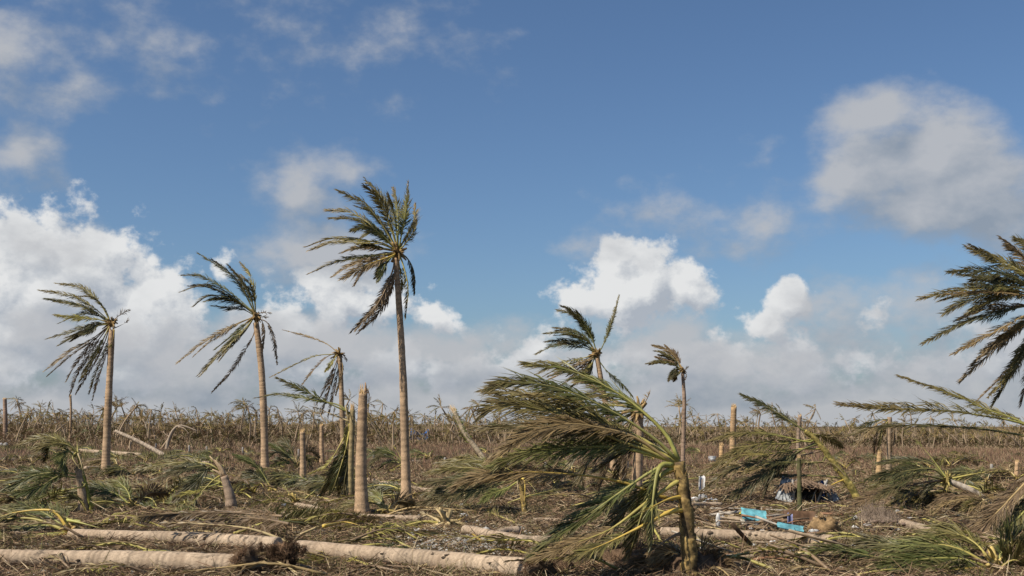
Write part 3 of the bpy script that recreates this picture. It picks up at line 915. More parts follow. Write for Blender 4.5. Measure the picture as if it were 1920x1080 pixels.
stump('slim twin snapped trunk standing below the hanging frond tips', '133,800 133,770 132,742', (4.5, 4), seed=30, sh=.2, D=118, col=(.40, .27, .16))
o, D, g, q = stump('dark mossy pole standing upright in front of the collapsed hut', '1499,967 1499,910 1498,858', (9, 8), seed=31, col=(.085, .085, .035), sh=.12, flare=.05)

# snapped palm with its own crown hanging down its side
o, D, g, q = stump('snapped palm with its green frond bundle hanging limply down one side', '655,934 657,870 660,800 661,768', (16, 9), seed=32, sh=.28, name='broken_palm', col=(.38, .29, .14))
fronds(o, D, '''
656,776 634,759 581,749 527,740 480,746|c=g w=.34 dz=.5 b=.3
656,774 649,771 610,753 566,730 520,709|c=g w=.34 dz=-.4 b=.3
655,790 616,774 581,761|c=b w=.14 dz=.5 n=16 s=p
655,800 640,850 622,890 600,932|c=o w=.42 dz=-.3 dr=.6 s=y
656,805 646,850 632,895 618,932|c=g w=.42 dz=-.5 dr=.6 s=y
656,810 650,860 640,900 634,930|c=g w=.4 dz=.3 dr=.6
655,795 640,830 612,872 576,890|c=y w=.2 dz=-.4 b=.5 s=y
656,820 652,865 646,900 644,932|c=k w=.34 dz=-.3 dr=.6
654,785 648,760 652,795 646,825|c=y w=.16 dz=-.4 b=.6 s=p
654,800 636,860 618,905 606,930|c=k w=.4 dz=.5 dr=.6
''', g, L=.4)

# ------------------------------------------------------------------ broken palms close by
def sheath(o, D, px, w, rng, cols, seed=0):
    """thick stem wrapped in overlapping, torn leaf sheaths"""
    pts = [P(x, y, D) for x, y in parse(px)]
    q, ln = spline(pts, 60); k = D / F / 2; S_ = 12
    t = np.linspace(0, 1, 60); w0 = (w[0] + (w[1] - w[0]) * t) * k
    th = np.linspace(0, 2 * np.pi, S_, endpoint=False)
    ph = t[:, None] * ln / .34 + .35 * np.sin(th[None] + t[:, None] * 9) + rng.uniform(0, 3)
    saw = ph - np.floor(ph)
    r = w0[:, None] * (.80 + .22 * saw) * (1 + rng.normal(0, .03, (60, S_)))
    c0, c1 = np.array(cols[0]), np.array(cols[1])
    f = np.clip(saw * 1.1 + rng.normal(0, .12, saw.shape) - .25 * np.sin(th[None] * 2 + np.floor(ph) * 2.1), 0, 1)[..., None]
    col = (c0 * f + c1 * (1 - f)) * rng.uniform(.8, 1.15, (60, S_, 1))
    mb = MB(); T, S, U = frames(q)
    v = q[:, None] + r[..., None] * (np.cos(th)[None, :, None] * S[:, None] + np.sin(th)[None, :, None] * U[:, None])
    i, j = np.meshgrid(np.arange(59), np.arange(S_), indexing='ij'); kk = (j + 1) % S_
    mb.add(np.vstack([v.reshape(-1, 3), q[-1]]), np.vstack([col.reshape(-1, 3), c1]), np.stack([i * S_ + j, i * S_ + kk, (i + 1) * S_ + kk, (i + 1) * S_ + j], -1).reshape(-1, 4),
           np.stack([59 * S_ + np.arange(S_), 59 * S_ + (np.arange(S_) + 1) % S_, np.full(S_, 60 * S_)], 1))
    part('trunk', mb, MAT['fibre'], o, None, True)
    sb = MB()
    for m in range(int(ln / .12)):
        i_ = rng.integers(3, 57)
        spikes(sb, q[i_], T[i_] * .8 + unit(rng.normal(0, 1, 3)) * .8, 5, w0[i_] * .8, .08, .3, .012, c0 * rng.uniform(.4, 1.0), rng, .4)
    part('torn_sheath', sb, MAT['fibre'], o)
    return q

def broken(name, label, foot_px, D=None, cat='broken palm', group=None):
    f = gp(*foot_px) if D is None else np.array([P(*foot_px, D)[0], D, float(hgt(P(*foot_px, D)[0], D))])
    return root(name, f, label, cat, group), f[1]

YEL, GRN, BRN = (.46, .34, .085), (.20, .20, .05), (.20, .14, .07)
o, D = broken('broken_palm', 'large broken palm with bright yellow stalks and a sheaf of fronds blown over', (1292, 1084))
g = np.random.default_rng(41)
sheath(o, D, '1294,1092 1290,1010 1283,930 1272,866', (36, 24), g, ((.38, .26, .10), (.085, .060, .036)))
fronds(o, D, '''
1272,862 1246,811 1183,754 1120,716 1057,691 990,682|c=v w=.50 dz=.5 n=80 b=.30 s=v rs=.022
1271,866 1240,833 1183,792 1120,757 1051,729 979,716 917,726|c=g w=.52 dz=-.4 n=80 b=.3 s=g
1268,868 1210,826 1150,800 1095,785 1032,760 979,741 906,734|c=o w=.42 dz=.8 n=80
1264,868 1215,845 1152,823 1089,792 1010,767 947,758 903,778|c=o w=.55 dz=-.6 n=80
1262,868 1190,830 1120,814 1042,801 979,798 900,803|c=k w=.42 dz=.5 n=70
1262,868 1190,820 1120,801 1057,795 994,814 928,858|c=b w=.48 dz=-.9 n=80
1264,868 1215,840 1160,815 1100,770 1050,745 1000,742|c=o w=.5 dz=.2 n=80
1256,862 1193,845 1130,838 1052,841 976,853 926,874|c=v w=.42 dz=-.5 n=84 b=.22 s=v tip=.4 rs=.022
1262,936 1234,929 1178,907 1115,894 1067,889 989,885 910,891 853,914|c=b w=.40 dz=-.6 n=80 b=.45 s=Y
1262,866 1225,882 1178,913 1115,957 1052,1001 1005,1038|c=g w=.52 dz=-.5 n=80 b=.25 tip=.3
1280,898 1250,916 1209,945 1146,992 1083,1017 1005,1048|c=b w=.34 dz=-.8 n=60 b=.5 s=y rs=.024
1284,958 1268,957 1240,967 1193,992 1134,1020 1068,1046|c=o w=.26 dz=-.9 n=50 b=.55 s=Y rs=.026
1280,932 1262,934 1240,942 1205,960|c=y w=.1 dz=-.6 n=14 b=.7 s=Y rs=.022
1262,872 1237,876 1225,930 1219,1025|c=v w=.30 dz=-.5 n=60 b=.2 dr=.7 s=v rs=.03
1262,876 1232,900 1205,960 1182,1034|c=g w=.42 dz=-.3 n=60 b=.2 dr=.6 s=v rs=.026
1268,868 1230,838 1180,845 1120,880|c=k w=.42 dz=1.0 n=60
1265,880 1220,905 1170,960 1120,1025|c=o w=.42 dz=.4 n=60
1276,872 1268,850 1256,848|c=p w=.1 n=12 b=.7 s=p
1278,1000 1262,1006 1240,1020 1215,1040|c=d w=.1 n=12 b=.8 s=d dz=-.5
''', g, n=70, droop=.3, wind=.4)

o, D = broken('broken_palm', 'arched broken palm bent over its yellow sheath with one spiky frond raised', (1612, 940))
g = np.random.default_rng(42)
sheath(o, D, '1612,944 1597,915 1579,889 1553,854 1531,826 1509,808', (17, 9), g, ((.40, .31, .10), (.17, .15, .05)))
fronds(o, D, '''
1509,808 1503,804 1478,787 1443,765 1391,740|c=k w=.34 dz=.4 n=60 b=.12 tip=.1
1528,824 1516,829 1475,820 1428,812 1380,814 1324,828|c=o w=.40 dz=-.4 s=v
1540,842 1500,842 1443,851 1380,855 1317,888|c=o w=.46 dz=.5
1548,856 1538,867 1443,867 1380,877 1317,920|c=k w=.46 dz=-.5
1585,898 1538,892 1443,894 1380,902 1330,918|c=k w=.36 dz=.6
1535,832 1500,845 1459,872 1396,916 1346,949|c=k w=.50 dz=-.3 tip=.4
1530,830 1500,846 1475,870 1448,895 1432,934|c=k w=.46 dz=.4 dr=.5
1525,824 1470,832 1410,835 1350,860|c=o w=.44 dz=-.7
1540,845 1480,862 1420,895 1370,935|c=d w=.44 dz=.8
1586,898 1560,909 1522,930|c=y w=.08 n=12 b=.85 s=Y dz=-.4
1588,902 1585,893 1557,868 1506,866|c=p w=.08 n=12 b=.8 s=p dz=-.3
1514,812 1550,820 1580,838|c=o w=.34 n=30 dz=.5
''', g, n=64, droop=.3)

o, D = broken('broken_palm', 'low snapped palm with long straight fronds held flat above the brush', (1990, 1000))
g = np.random.default_rng(43)
sheath(o, D, '1992,1008 1990,940 1984,880 1974,826', (24, 16), g, (YEL, GRN))
fronds(o, D, '''
1974,824 1907,787 1846,766 1785,738 1687,705|c=o w=.34 dz=.6 n=80 s=v
1974,826 1920,795 1846,780 1765,770 1663,768 1573,760|c=o w=.46 dz=-.4 n=96 s=v up=.35 tip=.9
1974,830 1920,817 1846,805 1765,799 1663,799 1584,819|c=k w=.38 dz=.4 n=90 r=15
1975,850 1920,908 1870,960 1815,1014 1788,1036|c=d w=.5 dz=-.6 n=80 s=b rs=.024
1976,860 1920,930 1846,979 1802,1022|c=b w=.46 dz=.4 n=80 s=p rs=.026
1978,900 1920,960 1862,1017 1800,1060|c=o w=.46 dz=-.8 n=80 dr=.8 s=v rs=.024
1976,870 1930,940 1880,1008 1850,1056|c=k w=.5 dz=-.3 n=80 dr=.6
1976,880 1940,960 1910,1020 1890,1068|c=d w=.46 dz=.3 n=70 dr=.6
1974,860 1930,890 1890,930 1840,990|c=d w=.46 dz=.8 n=70
''', g, n=80, droop=.3)

o, D = broken('broken_palm', 'shattered palm leaning on its pale thin trunk, dark fronds dragged across the weeds', (1876, 957))
g = np.random.default_rng(44)
mb, q = trunk_mesh([P(1876, 957, D) + np.array([0, .1, -.1]), P(1830, 926, D), P(1780, 902, D)], 9 * D / F, 5.5 * D / F, .1, (.50, .42, .33), rng=g)
part('trunk', mb, MAT['log'], o, None, True)
fronds(o, D, '''
1776,898 1761,878 1740,850 1716,824|c=v w=.10 n=14 b=.8 s=v dz=.4
1774,898 1746,879 1689,885 1626,899|c=k w=.40 dz=-.4 tip=.1
1774,899 1752,880 1705,889 1629,917|c=g w=.40 dz=.5
1774,900 1730,893 1680,912 1640,938|c=k w=.44 dz=-.7
1774,900 1702,910 1626,935 1563,980|c=d w=.40 dz=-.3 n=60
1780,898 1846,886 1920,882|c=k w=.07 n=20 b=.3 dz=.3 s=o
1774,902 1755,905 1735,925|c=k w=.34 dz=.4
1772,898 1745,868 1700,862 1650,868|c=k w=.4 dz=.6 tip=.2
''', g, n=54)
heart(o, D, 1777, 900, .14, g, col=(.46, .36, .13), n=30)

o, D = broken('broken_palm', 'headless palm behind the flat fronds, brown leaves hanging straight down its stem', (1666, 892))
g = np.random.default_rng(45)
mb, q = trunk_mesh([P(1666, 896, D), P(1667, 840, D), P(1668, 782, D)], 5 * D / F, 4.2 * D / F, .2, (.36, .26, .17), rng=g)
part('trunk', mb, MAT['bark'], o, None, True)
fronds(o, D, '''
1667,788 1650,800 1642,830 1640,850|c=d w=.34 dz=.3 dr=.6
1667,788 1656,802 1650,835|c=o w=.3 dz=-.4 dr=.6
1667,790 1655,815 1645,845|c=b w=.3 dz=.4 dr=.6
1667,786 1645,795 1610,830 1600,850|c=b w=.3 dz=.5
1668,786 1676,810 1672,845|c=d w=.25 dz=-.3 dr=.6
1667,786 1640,790 1600,808|c=k w=.3 dz=-.5
''', g, n=30)

o, D = broken('broken_palm', 'toppled palm crown with ochre stalks dangling and grassy fronds swept out flat', (985, 966))
g = np.random.default_rng(46)
sheath(o, D, '985,970 982,940 978,915 974,893', (13, 9), g, ((.38, .27, .09), (.24, .17, .08)))
fronds(o, D, '''
972,893 926,883 863,877 800,887|c=o w=.46 dz=.4
972,894 926,888 863,897 790,907|c=k w=.50 dz=-.4
974,898 926,911 863,926 790,943|c=k w=.48 dz=-.5
972,894 930,875 880,862 820,868|c=o w=.4 dz=.8
974,898 940,905 880,912 800,925|c=g w=.50 dz=.3
976,900 950,916 925,925 901,942|c=v w=.30 dz=-.7 tip=.1
973,892 940,872 918,850|c=o w=.12 n=16 b=.5 s=y dz=.5
975,895 984,905 983,957|c=p w=.06 n=12 b=.8 s=Y dz=-.3
973,895 970,905 973,932|c=p w=.06 n=12 b=.8 s=p dz=-.4
976,893 992,905 1006,922|c=v w=.06 n=12 b=.8 s=y dz=-.3
''', g, n=64, droop=.35)

o, D = broken('broken_palm', 'splayed palm with a tall yellow-green stalk standing beside its drooping crown', (174, 962))
g = np.random.default_rng(47)
sheath(o, D, '174,966 166,930 160,905 146,852', (9, 5), g, ((.34, .31, .07), (.20, .19, .05)))
mb, q = trunk_mesh([P(158, 965, D), P(154, 920, D), P(147, 880, D)], 9 * D / F, 7 * D / F, .1, (.42, .30, .19), rng=g)
part('trunk', mb, MAT['bark'], o, None, True)
splinter(o, q[-1], (0, 0, 1), .1, g, .2)
fronds(o, D, '''
146,852 123,831 88,819 38,832|c=o w=.34 dz=.5 s=o
146,850 130,836 105,830 70,842|c=o w=.38 dz=-.4
144,850 128,835 98,833 85,862|c=g w=.38 dz=.6
142,856 128,846 118,856 122,884|c=v w=.4 dz=-.5 tip=0
150,896 135,888 63,891 3,927|c=g w=.50 dz=-.3 tip=.2
150,897 110,893 79,910 19,931|c=g w=.48 dz=-.6 tip=.2
150,902 157,912 88,926 38,949|c=v w=.34 dz=-.7 b=.4 s=y
146,850 152,868 156,890|c=p w=.06 n=12 b=.8 s=p dz=-.3
144,848 136,858 150,880|c=p w=.06 n=12 b=.8 s=o dz=-.4
146,850 145,835 144,822|c=y w=.05 n=12 b=.8 s=y
''', g, n=56)

o, D = broken('broken_palm', 'stub of a palm with a shattered pale top and leaves folded down to the litter', (434, 956))
g = np.random.default_rng(48)
mb, q = trunk_mesh([P(434, 960, D), P(431, 930, D), P(420, 893, D)], 10 * D / F, 7 * D / F, .2, (.33, .24, .17), rng=g)
part('trunk', mb, MAT['bark'], o, None, True)
mb = MB()
for a, b in (((419, 893), (393, 855)), ((421, 893), (402, 862)), ((417, 895), (398, 880))):
    tube(mb, spline([P(*a, D), P((a[0] + b[0]) / 2 + 4, (a[1] + b[1]) / 2, D - .05), P(*b, D - .1)], 6)[0], np.linspace(.07, .012, 6), (.50, .36, .22), 5)
part('splintered_top', mb, MAT['wood'], o)
fronds(o, D, '''
410,884 393,875 371,900 330,937|c=k w=.44 dz=-.4
412,886 385,885 355,915 340,945|c=g w=.40 dz=.4
416,890 395,905 356,947|c=y w=.12 n=20 b=.6 s=y dz=-.5
414,905 380,917 330,931|c=y w=.2 n=30 b=.4 s=v dz=-.6
410,882 387,869 320,868 252,880|c=o w=.36 dz=.5
412,886 380,874 340,880 290,900|c=k w=.4 dz=-.3
424,900 440,905 452,890|c=d w=.2 n=16 dz=.4
''', g, n=50)

# crowns lying or kneeling in the litter
def crown_heap(label, cx, cy, lines, seed, L=.4, n=50, name='frond_cluster', lift=.25, r=.12, col=(.40, .30, .11), **kw):
    f = gp(cx, cy); D = f[1]; g = np.random.default_rng(seed)
    o = root(name, f, label, 'palm crown', None)
    mb = MB(); stubs(mb, f + np.array([0, 0, .10]), r * 1.3, g, 16, col, (-.5, 0, .6))
    spikes(mb, f, (-.6, 0, .5), 60, r, .1, .3, .008, np.asarray(col) * .7, g, .8)
    part('crown_heart', mb, MAT['fibre'], o)
    fronds(o, D, lines, g, L=L, n=n, **kw)
    return o
crown_heap('dark green fallen crown arching up beside the curved palm', 509, 924, '''
509,919 498,897 479,872 441,853|c=g w=.42 dz=.3 tip=0
509,921 490,911 465,914 438,928|c=k w=.40 dz=-.5 tip=0
508,920 492,900 470,890 445,898|c=k w=.4 dz=.6
''', 61)
crown_heap('dark green fallen crown in the weeds between the curved palm and the short snapped trunk', 560, 880, '''
556,872 532,847 504,831|c=g w=.5 dz=.4 tip=.1
556,872 535,852 515,850 498,868|c=k w=.5 dz=-.5
556,870 540,835 522,826|c=k w=.5 dz=.8
556,874 530,866 505,880|c=g w=.5 dz=-.6
560,870 572,850 585,845 598,856|c=b w=.4 dz=.4
560,872 576,862 584,880|c=o w=.4 dz=-.6
''', 62, L=.5)
crown_heap('yellow-stalked fallen crown behind the tallest palm', 756, 884, '''
755,866 735,850 715,845 690,857|c=g w=.42 dz=.4 tip=.1
755,868 725,855 705,862 690,878|c=k w=.42 dz=-.5
755,866 747,850 737,834|c=y w=.08 n=12 b=.7 s=y dz=.3
755,870 740,878 724,890|c=y w=.25 n=24 b=.4 s=y dz=-.6
753,868 730,866 705,885|c=g w=.4 dz=.7
''', 63)
crown_heap('fan of splayed yellow stalks at the broken end of a short curved log', 554, 947, '''
553,944 545,930 532,910|c=y w=.1 n=14 b=.7 s=v dz=.3
552,945 540,932 520,930|c=y w=.1 n=14 b=.6 s=y dz=-.3
552,946 525,940 491,943|c=y w=.16 n=24 b=.4 s=v dz=-.4
552,947 530,952 500,956|c=o w=.3 n=30 dz=-.5
553,944 549,934 543,926|c=p w=.06 n=12 b=.8 s=p
552,948 560,938 556,928|c=p w=.06 n=12 b=.8 s=p
''', 64)
crown_heap('crown of thick yellow and orange stalks at the end of a felled trunk', 132, 1006, '''
130,996 107,963 79,956 19,963 -40,985|c=o w=.36 dz=.3 b=.6 s=Y rs=.026
130,998 63,973 0,975 -60,985|c=o w=.4 dz=.6 b=.5 s=y rs=.026
131,996 125,980 110,963 95,958|c=p w=.1 n=12 b=.8 s=y rs=.028 dz=-.3
126,975 150,980 195,992|c=v w=.08 n=12 b=.8 s=v rs=.024 dz=-.3
128,1000 63,1004 0,1014 -70,1025|c=o w=.4 dz=-.4 b=.5 s=v rs=.026
130,1004 79,1017 19,1034|c=o w=.25 dz=-.5 b=.5 s=y rs=.026
131,1006 110,1022 88,1034|c=y w=.1 n=14 b=.7 s=Y rs=.03 dz=-.3
133,1008 132,1022 122,1036|c=y w=.1 n=14 b=.7 s=v rs=.03 dz=-.4
136,1006 160,1012 175,1008|c=g w=.2 n=20 b=.3 dz=-.3
125,996 90,985 40,990 -20,1010|c=g w=.44 dz=.9
128,994 90,966 50,950 0,952|c=g w=.44 dz=1.2
''', 65, r=.15, col=(.44, .30, .12))
crown_heap('pale torn crown with flattened straw sheaths on the bare gravel', 836, 990, '''
832,984 815,972 790,961|c=p w=.12 n=14 b=.6 s=p rs=.04 dz=.3
834,985 800,978 760,985 712,994|c=o w=.2 n=40 b=.3 s=y rs=.028 dz=-.3
830,986 790,988 745,1000|c=y w=.2 n=30 b=.4 s=y dz=-.4
834,984 826,972 812,966|c=p w=.1 n=12 b=.7 s=p rs=.05 dz=-.2
838,984 860,975 872,968|c=b w=.2 n=14 s=Y rs=.03
836,988 850,1000 862,1018|c=b w=.1 n=14 b=.6 s=Y dz=-.4
''', 66, r=.16, col=(.50, .38, .20))
crown_heap('mat of brown fallen fronds below the low snapped palm', 1760, 1052, '''
1750,1050 1720,1038 1690,1030 1650,1034|c=g w=.4 dz=.4
1755,1052 1700,1050 1640,1044 1560,1030 1505,1048|c=g w=.5 dz=-.4 tip=.2 n=70
1755,1056 1689,1072 1632,1058 1566,1062|c=k w=.5 dz=-.5 s=y n=60
1760,1050 1780,1040 1802,1056|c=y w=.1 n=14 b=.7 s=y rs=.03
1755,1052 1760,1040 1720,1036|c=v w=.14 n=20 b=.4 s=v rs=.026 dz=.3
1762,1052 1800,1040 1840,1062|c=d w=.4 dz=.5
1758,1054 1740,1066 1700,1076|c=o w=.44 dz=-.5
1756,1050 1700,1030 1640,1018 1600,1030|c=k w=.44 dz=.8
''', 67, n=54)
crown_heap('large yellow-green fallen crown heaped below the brown hanging fronds', 1868, 1072, '''
1864,1066 1800,1030 1740,1022 1670,1046|c=v w=.55 dz=.4 n=80 s=y tip=.3
1864,1068 1800,1048 1720,1050 1640,1072|c=g w=.55 dz=-.3 n=80 s=v tip=.2
1866,1066 1830,1020 1785,1000 1735,1012|c=o w=.5 dz=.7 n=70 s=y
1866,1070 1820,1066 1770,1072 1730,1082|c=v w=.5 dz=-.5 n=60 s=Y
1870,1066 1880,1030 1900,1010 1925,1020|c=g w=.5 dz=.4 n=60 s=v
1868,1066 1856,1030 1830,1012|c=y w=.14 n=16 b=.6 s=Y rs=.028 dz=-.3
1870,1068 1900,1050 1930,1060|c=o w=.5 dz=-.4 n=60 s=y
''', 691, n=64)
crown_heap('dead brown sheaths and limp fronds piled at the foot of the yellow-stalked palm', 1300, 1074, '''
1296,1066 1262,1046 1225,1050 1190,1070|c=d w=.4 dz=-.3 n=60
1298,1066 1275,1040 1250,1036 1225,1048|c=b w=.34 dz=-.5 n=50 s=p
1302,1066 1325,1050 1350,1056 1372,1072|c=d w=.36 dz=-.3 n=50
1300,1064 1310,1036 1330,1030 1352,1040|c=b w=.3 dz=.3 n=44 s=p
1298,1068 1270,1066 1240,1078|c=d w=.36 dz=-.5 n=44
1296,1062 1284,1034 1262,1020|c=p w=.12 n=14 b=.6 s=p rs=.035 dz=-.3
''', 692, col=(.24, .16, .09))
crown_heap('tangled green fronds heaped past the splayed palm with its tall stalk', 250, 956, '''
248,950 215,925 170,918 120,935|c=g w=.5 dz=.4 n=70 s=v
248,952 200,940 150,948 95,968|c=o w=.5 dz=-.4 n=70 s=y
250,950 235,915 205,900|c=v w=.4 dz=.6 n=50 s=v
252,950 280,925 310,925|c=d w=.4 dz=.4 n=50
250,952 225,958 190,972|c=y w=.3 dz=-.5 n=40 s=Y
''', 693)
crown_heap('brown and yellow fronds heaped between the stout snapped trunk and the tallest palm', 726, 966, '''
724,960 700,942 665,944 630,960|c=o w=.42 dz=.3 n=60 s=y
724,962 690,958 650,968|c=d w=.42 dz=-.4 n=50
728,960 745,940 775,944|c=b w=.36 dz=.3 n=44 s=p
724,960 712,935 690,922|c=v w=.3 dz=.6 n=40 s=v
''', 694)
crown_heap('dark fallen crown lying under the leaning trunk near the weeds', 176, 832, '''
178,812 160,808 138,818|c=g w=.7 dz=.6 tip=.1 n=30
180,812 185,798 181,790|c=v w=.5 dz=-.5 tip=0 n=24
182,812 200,802 222,806|c=g w=.7 dz=.6 n=30
178,814 160,825 150,835|c=k w=.6 dz=-1 n=30
182,814 200,825 215,830|c=k w=.6 dz=-1 n=30
178,810 165,795 145,800|c=k w=.7 dz=1.5 n=30
''', 68)

# ------------------------------------------------------------------ single fronds and stalks on the ground
def lying(label, px, c='o', L=.45, n=50, seed=0, lift=.08, name='fallen_frond', group=None, **kw):
    g = np.random.default_rng(seed)
    pp = parse(px); pts = []
    for k, (x, y) in enumerate(pp): pts.append(gp(x, y, lift))
    o = root(name, pts[0], label, 'palm frond', group)
    make_frond(o, pts, c, L, n, rng=g, name='blades', **kw)
    return o
lying('long green frond with upstanding blades spread behind the felled trunk crown', '430,976 380,962 315,946 252,928 176,912', 'v', .62, 90, 71, .06, up=.75, wind=.25, stalk='v', tip=.3)
lying('low green frond lying below the long upstanding one', '310,962 283,957 240,948 201,943', 'g', .5, 60, 72, up=.6, stalk='v')
lying('short frond with two-tone yellow-green stalk touching the gravel log', '400,992 370,978 321,962', 'v', .45, 44, 73, up=.5, stalk='v', bare=.4)
lying('frond lying along the felled trunk, blades standing like a comb', '385,1002 470,993 560,988 640,986 706,990', 'o', .50, 96, 74, .05, up=1.1, wind=.15, stalk='o', bare=.05)
lying('second comb-like frond overlapping behind the first', '420,985 500,978 590,978 700,982', 'g', .46, 90, 75, .05, up=1.0, wind=.2, bare=.05)
lying('dry brown frond draped over the felled trunk with drooping blades', '528,1004 470,998 400,996 330,998 270,1004', 'd', .55, 90, 76, .38, droop=.8, wind=.5, stalk='d', bare=.05, roll=50)
lying('second dry brown frond drooping in front of the felled trunk', '540,1020 490,1008 430,1006 370,1016', 'd', .5, 80, 77, .36, droop=.9, wind=.5, stalk='d', bare=.05)
lying('bare yellow stalk resting across the long foreground log', '606,1022 646,1013 680,1022', 'p', .06, 12, 78, .34, bare=.85, stalk='Y', rs=.022, name='frond_stalk')
lying('yellow-green frond lying beside the tallest palm', '770,948 735,938 700,935', 'y', .2, 30, 79, .06, bare=.4, stalk='y')
lying('olive frond spilling from the toppled crown across the soil', '965,985 900,960 830,955 760,962', 'o', .4, 60, 80, .06)
lying('thin ochre stalk lying on pale gravel', '905,1022 880,1003 850,996', 'b', .06, 12, 81, .05, bare=.8, stalk='Y', name='frond_stalk')
lying('snapped pale stalk bent like an inverted V', '1500,1048 1548,1012 1590,979 1612,992 1644,1024', 'b', .05, 12, 82, .05, bare=.9, stalk='p', rs=.045, name='frond_stalk')
lying('pinkish stripped stalk lying behind the yellow-stalked palm', '1302,1016 1322,1034 1340,1052', 'd', .05, 12, 83, .08, bare=.9, stalk='p', rs=.04, name='frond_stalk')
lying('yellow stalk slanting over the brush pile', '1730,982 1765,995 1802,1010', 'y', .05, 12, 84, .12, bare=.85, stalk='y', rs=.024, name='frond_stalk')
lying('green frond lying in shade at the foot of the splayed palm', '150,985 90,968 40,962 -20,965', 'g', .55, 70, 85, .08, up=.4)
lying('olive frond spread flat near the short curved log', '620,940 560,930 500,938 450,950', 'o', .4, 60, 86, .05)
lying('brown frond lying past the turquoise boards', '1720,972 1660,950 1610,958', 'd', .45, 50, 87, .08)
lying('olive frond under the arched broken palm', '1590,955 1530,948 1470,962 1420,978', 'o', .4, 60, 88, .06)
lying('yellow-tipped frond in front of the long foreground log', '690,1066 640,1050 590,1060 560,1075', 'y', .35, 50, 89, .05)
lying('dry frond curled under the long foreground log', '720,1058 670,1048 620,1066', 'p', .3, 40, 90, .05)

# scattered dead fronds, copies of a few
grp = 'dry fronds scattered through the debris'
protos = []
for k in range(7):
    g = np.random.default_rng(200 + k)
    a = g.uniform(.8, 1.3)
    pts = [(0, 0, .05), (-.6 * a, g.uniform(-.2, .2), .16 + .1 * g.random()), (-1.25 * a, g.uniform(-.4, .4), .14), (-1.9 * a, g.uniform(-.6, .6), .03)]
    p, _ = spline(pts, 14); mb = MB()
    leaflets(mb, p, .42, 46, 'dbpdkoy'[k], rng=g, roll=g.uniform(-20, 20), wind=0, droop=.3, tip=.8, bare=.15, miss=.15)
    sb = MB(); t = np.linspace(0, 1, 14)
    tube(sb, p, .026 * (1 - t) + .004, np.array(STALK['dbdpoyd'[k]]) * .9, 5)
    protos.append((mb.mesh('blades', MAT['leaf']), sb.mesh('stalk', MAT['stalk'], smooth=True)))
g = np.random.default_rng(300)
for k in range(290):
    y = 16.2 + 44 * g.random() ** 1.5; x = g.uniform(-.47, .47) * y
    px = 960 + F * x / y
    if 820 < px < 960 and y < 23: continue
    o = bpy.data.objects.new('fallen_frond', None); link(o, (x, y, float(hgt(x, y)) + .02))
    o.rotation_euler = (g.normal(0, .1), g.normal(0, .08), g.normal(0, .75) + (math.pi if g.random() < .2 else 0)); s = g.uniform(.6, 1.05); o.scale = (s, s, s)
    kk = g.integers(7); a, b = protos[kk]
    tag(o, ['dull brown', 'tawny', 'pale straw', 'straw-stalked brown', 'dark green', 'olive', 'yellow-green'][kk] + (' small' if s < .78 else '') + ' frond lying loose in the debris near ' + land(x, y), 'palm frond', grp)
    c1 = bpy.data.objects.new('blades', a); COL.objects.link(c1); c1.parent = o
    c2 = bpy.data.objects.new('stalk', b); COL.objects.link(c2); c2.parent = o

# torn-off crowns scattered over the ground, copies of a few
cl = []
for k in range(6):
    g = np.random.default_rng(400 + k); fr = []
    for m in range(g.integers(6, 10)):
        az = g.normal(math.pi, 1.0); l = g.uniform(.9, 1.9); up = g.uniform(.1, .75)
        d = np.array([math.cos(az), math.sin(az), 0])
        p, _ = spline([(0, 0, .10), d * l * .4 + [0, 0, up * l * .5], d * l * .8 + [-.1, 0, up * l * .42], d * l * 1.05 + [-.2, 0, .05]], 12)
        mb = MB(); c_ = g.choice(list(['kgo', 'okd', 'gkv', 'bod', 'okg', 'dbo'][k]))
        leaflets(mb, p, .46, 60, c_, rng=g, roll=g.uniform(10, 60), wind=.3, droop=.35, tip=.5, bare=.18)
        sb = MB(); t = np.linspace(0, 1, 12); tube(sb, p, .024 * (1 - t) + .004, STALK[g.choice([c_, 'y', 'p'])], 5)
        fr.append((mb.mesh('frond', MAT['leaf']), sb.mesh('stalk', MAT['stalk'], smooth=True)))
    hb = MB(); stubs(hb, np.array([0, 0, .1]), .14, g, 14, (.40, .29, .11), (-.4, 0, .7)); cl.append((hb.mesh('crown_heart', MAT['fibre']), fr))
g = np.random.default_rng(450)
for k in range(165):
    y = 18.5 + 75 * g.random() ** 1.3; x = g.uniform(-.47, .47) * y; px = 960 + F * x / y
    if (780 < px < 1000 or 1290 < px < 1680) and y < 36: continue
    if y < 27.5 and px < 1690: continue
    if y < 31 and (380 < px < 480 or 120 < px < 200 or 620 < px < 800): continue
    kk = g.integers(6); s = g.uniform(.55, 1.0) * (1.1 if y < 34 else 1.0)
    o = bpy.data.objects.new('frond_cluster', None); link(o, (x, y, float(hgt(x, y)))); o.scale = (s, s, s); o.rotation_euler = (0, 0, g.normal(0, .5))
    tag(o, ['dark green', 'olive and brown', 'bright green', 'mostly brown', 'mixed olive', 'dead tawny'][kk] + (' small' if s < .75 else '') + ' torn-off crown lying ' + ('in the far field' if y > 55 else 'in the litter') + ' near ' + land(x, y), 'palm crown', 'torn-off crowns on the ground')
    h_, fr = cl[kk]
    c_ = bpy.data.objects.new('crown_heart', h_); COL.objects.link(c_); c_.parent = o
    for a, b in fr:
        c1 = bpy.data.objects.new('frond', a); COL.objects.link(c1); c1.parent = o
        c2 = bpy.data.objects.new('stalk', b); COL.objects.link(c2); c2.parent = c1

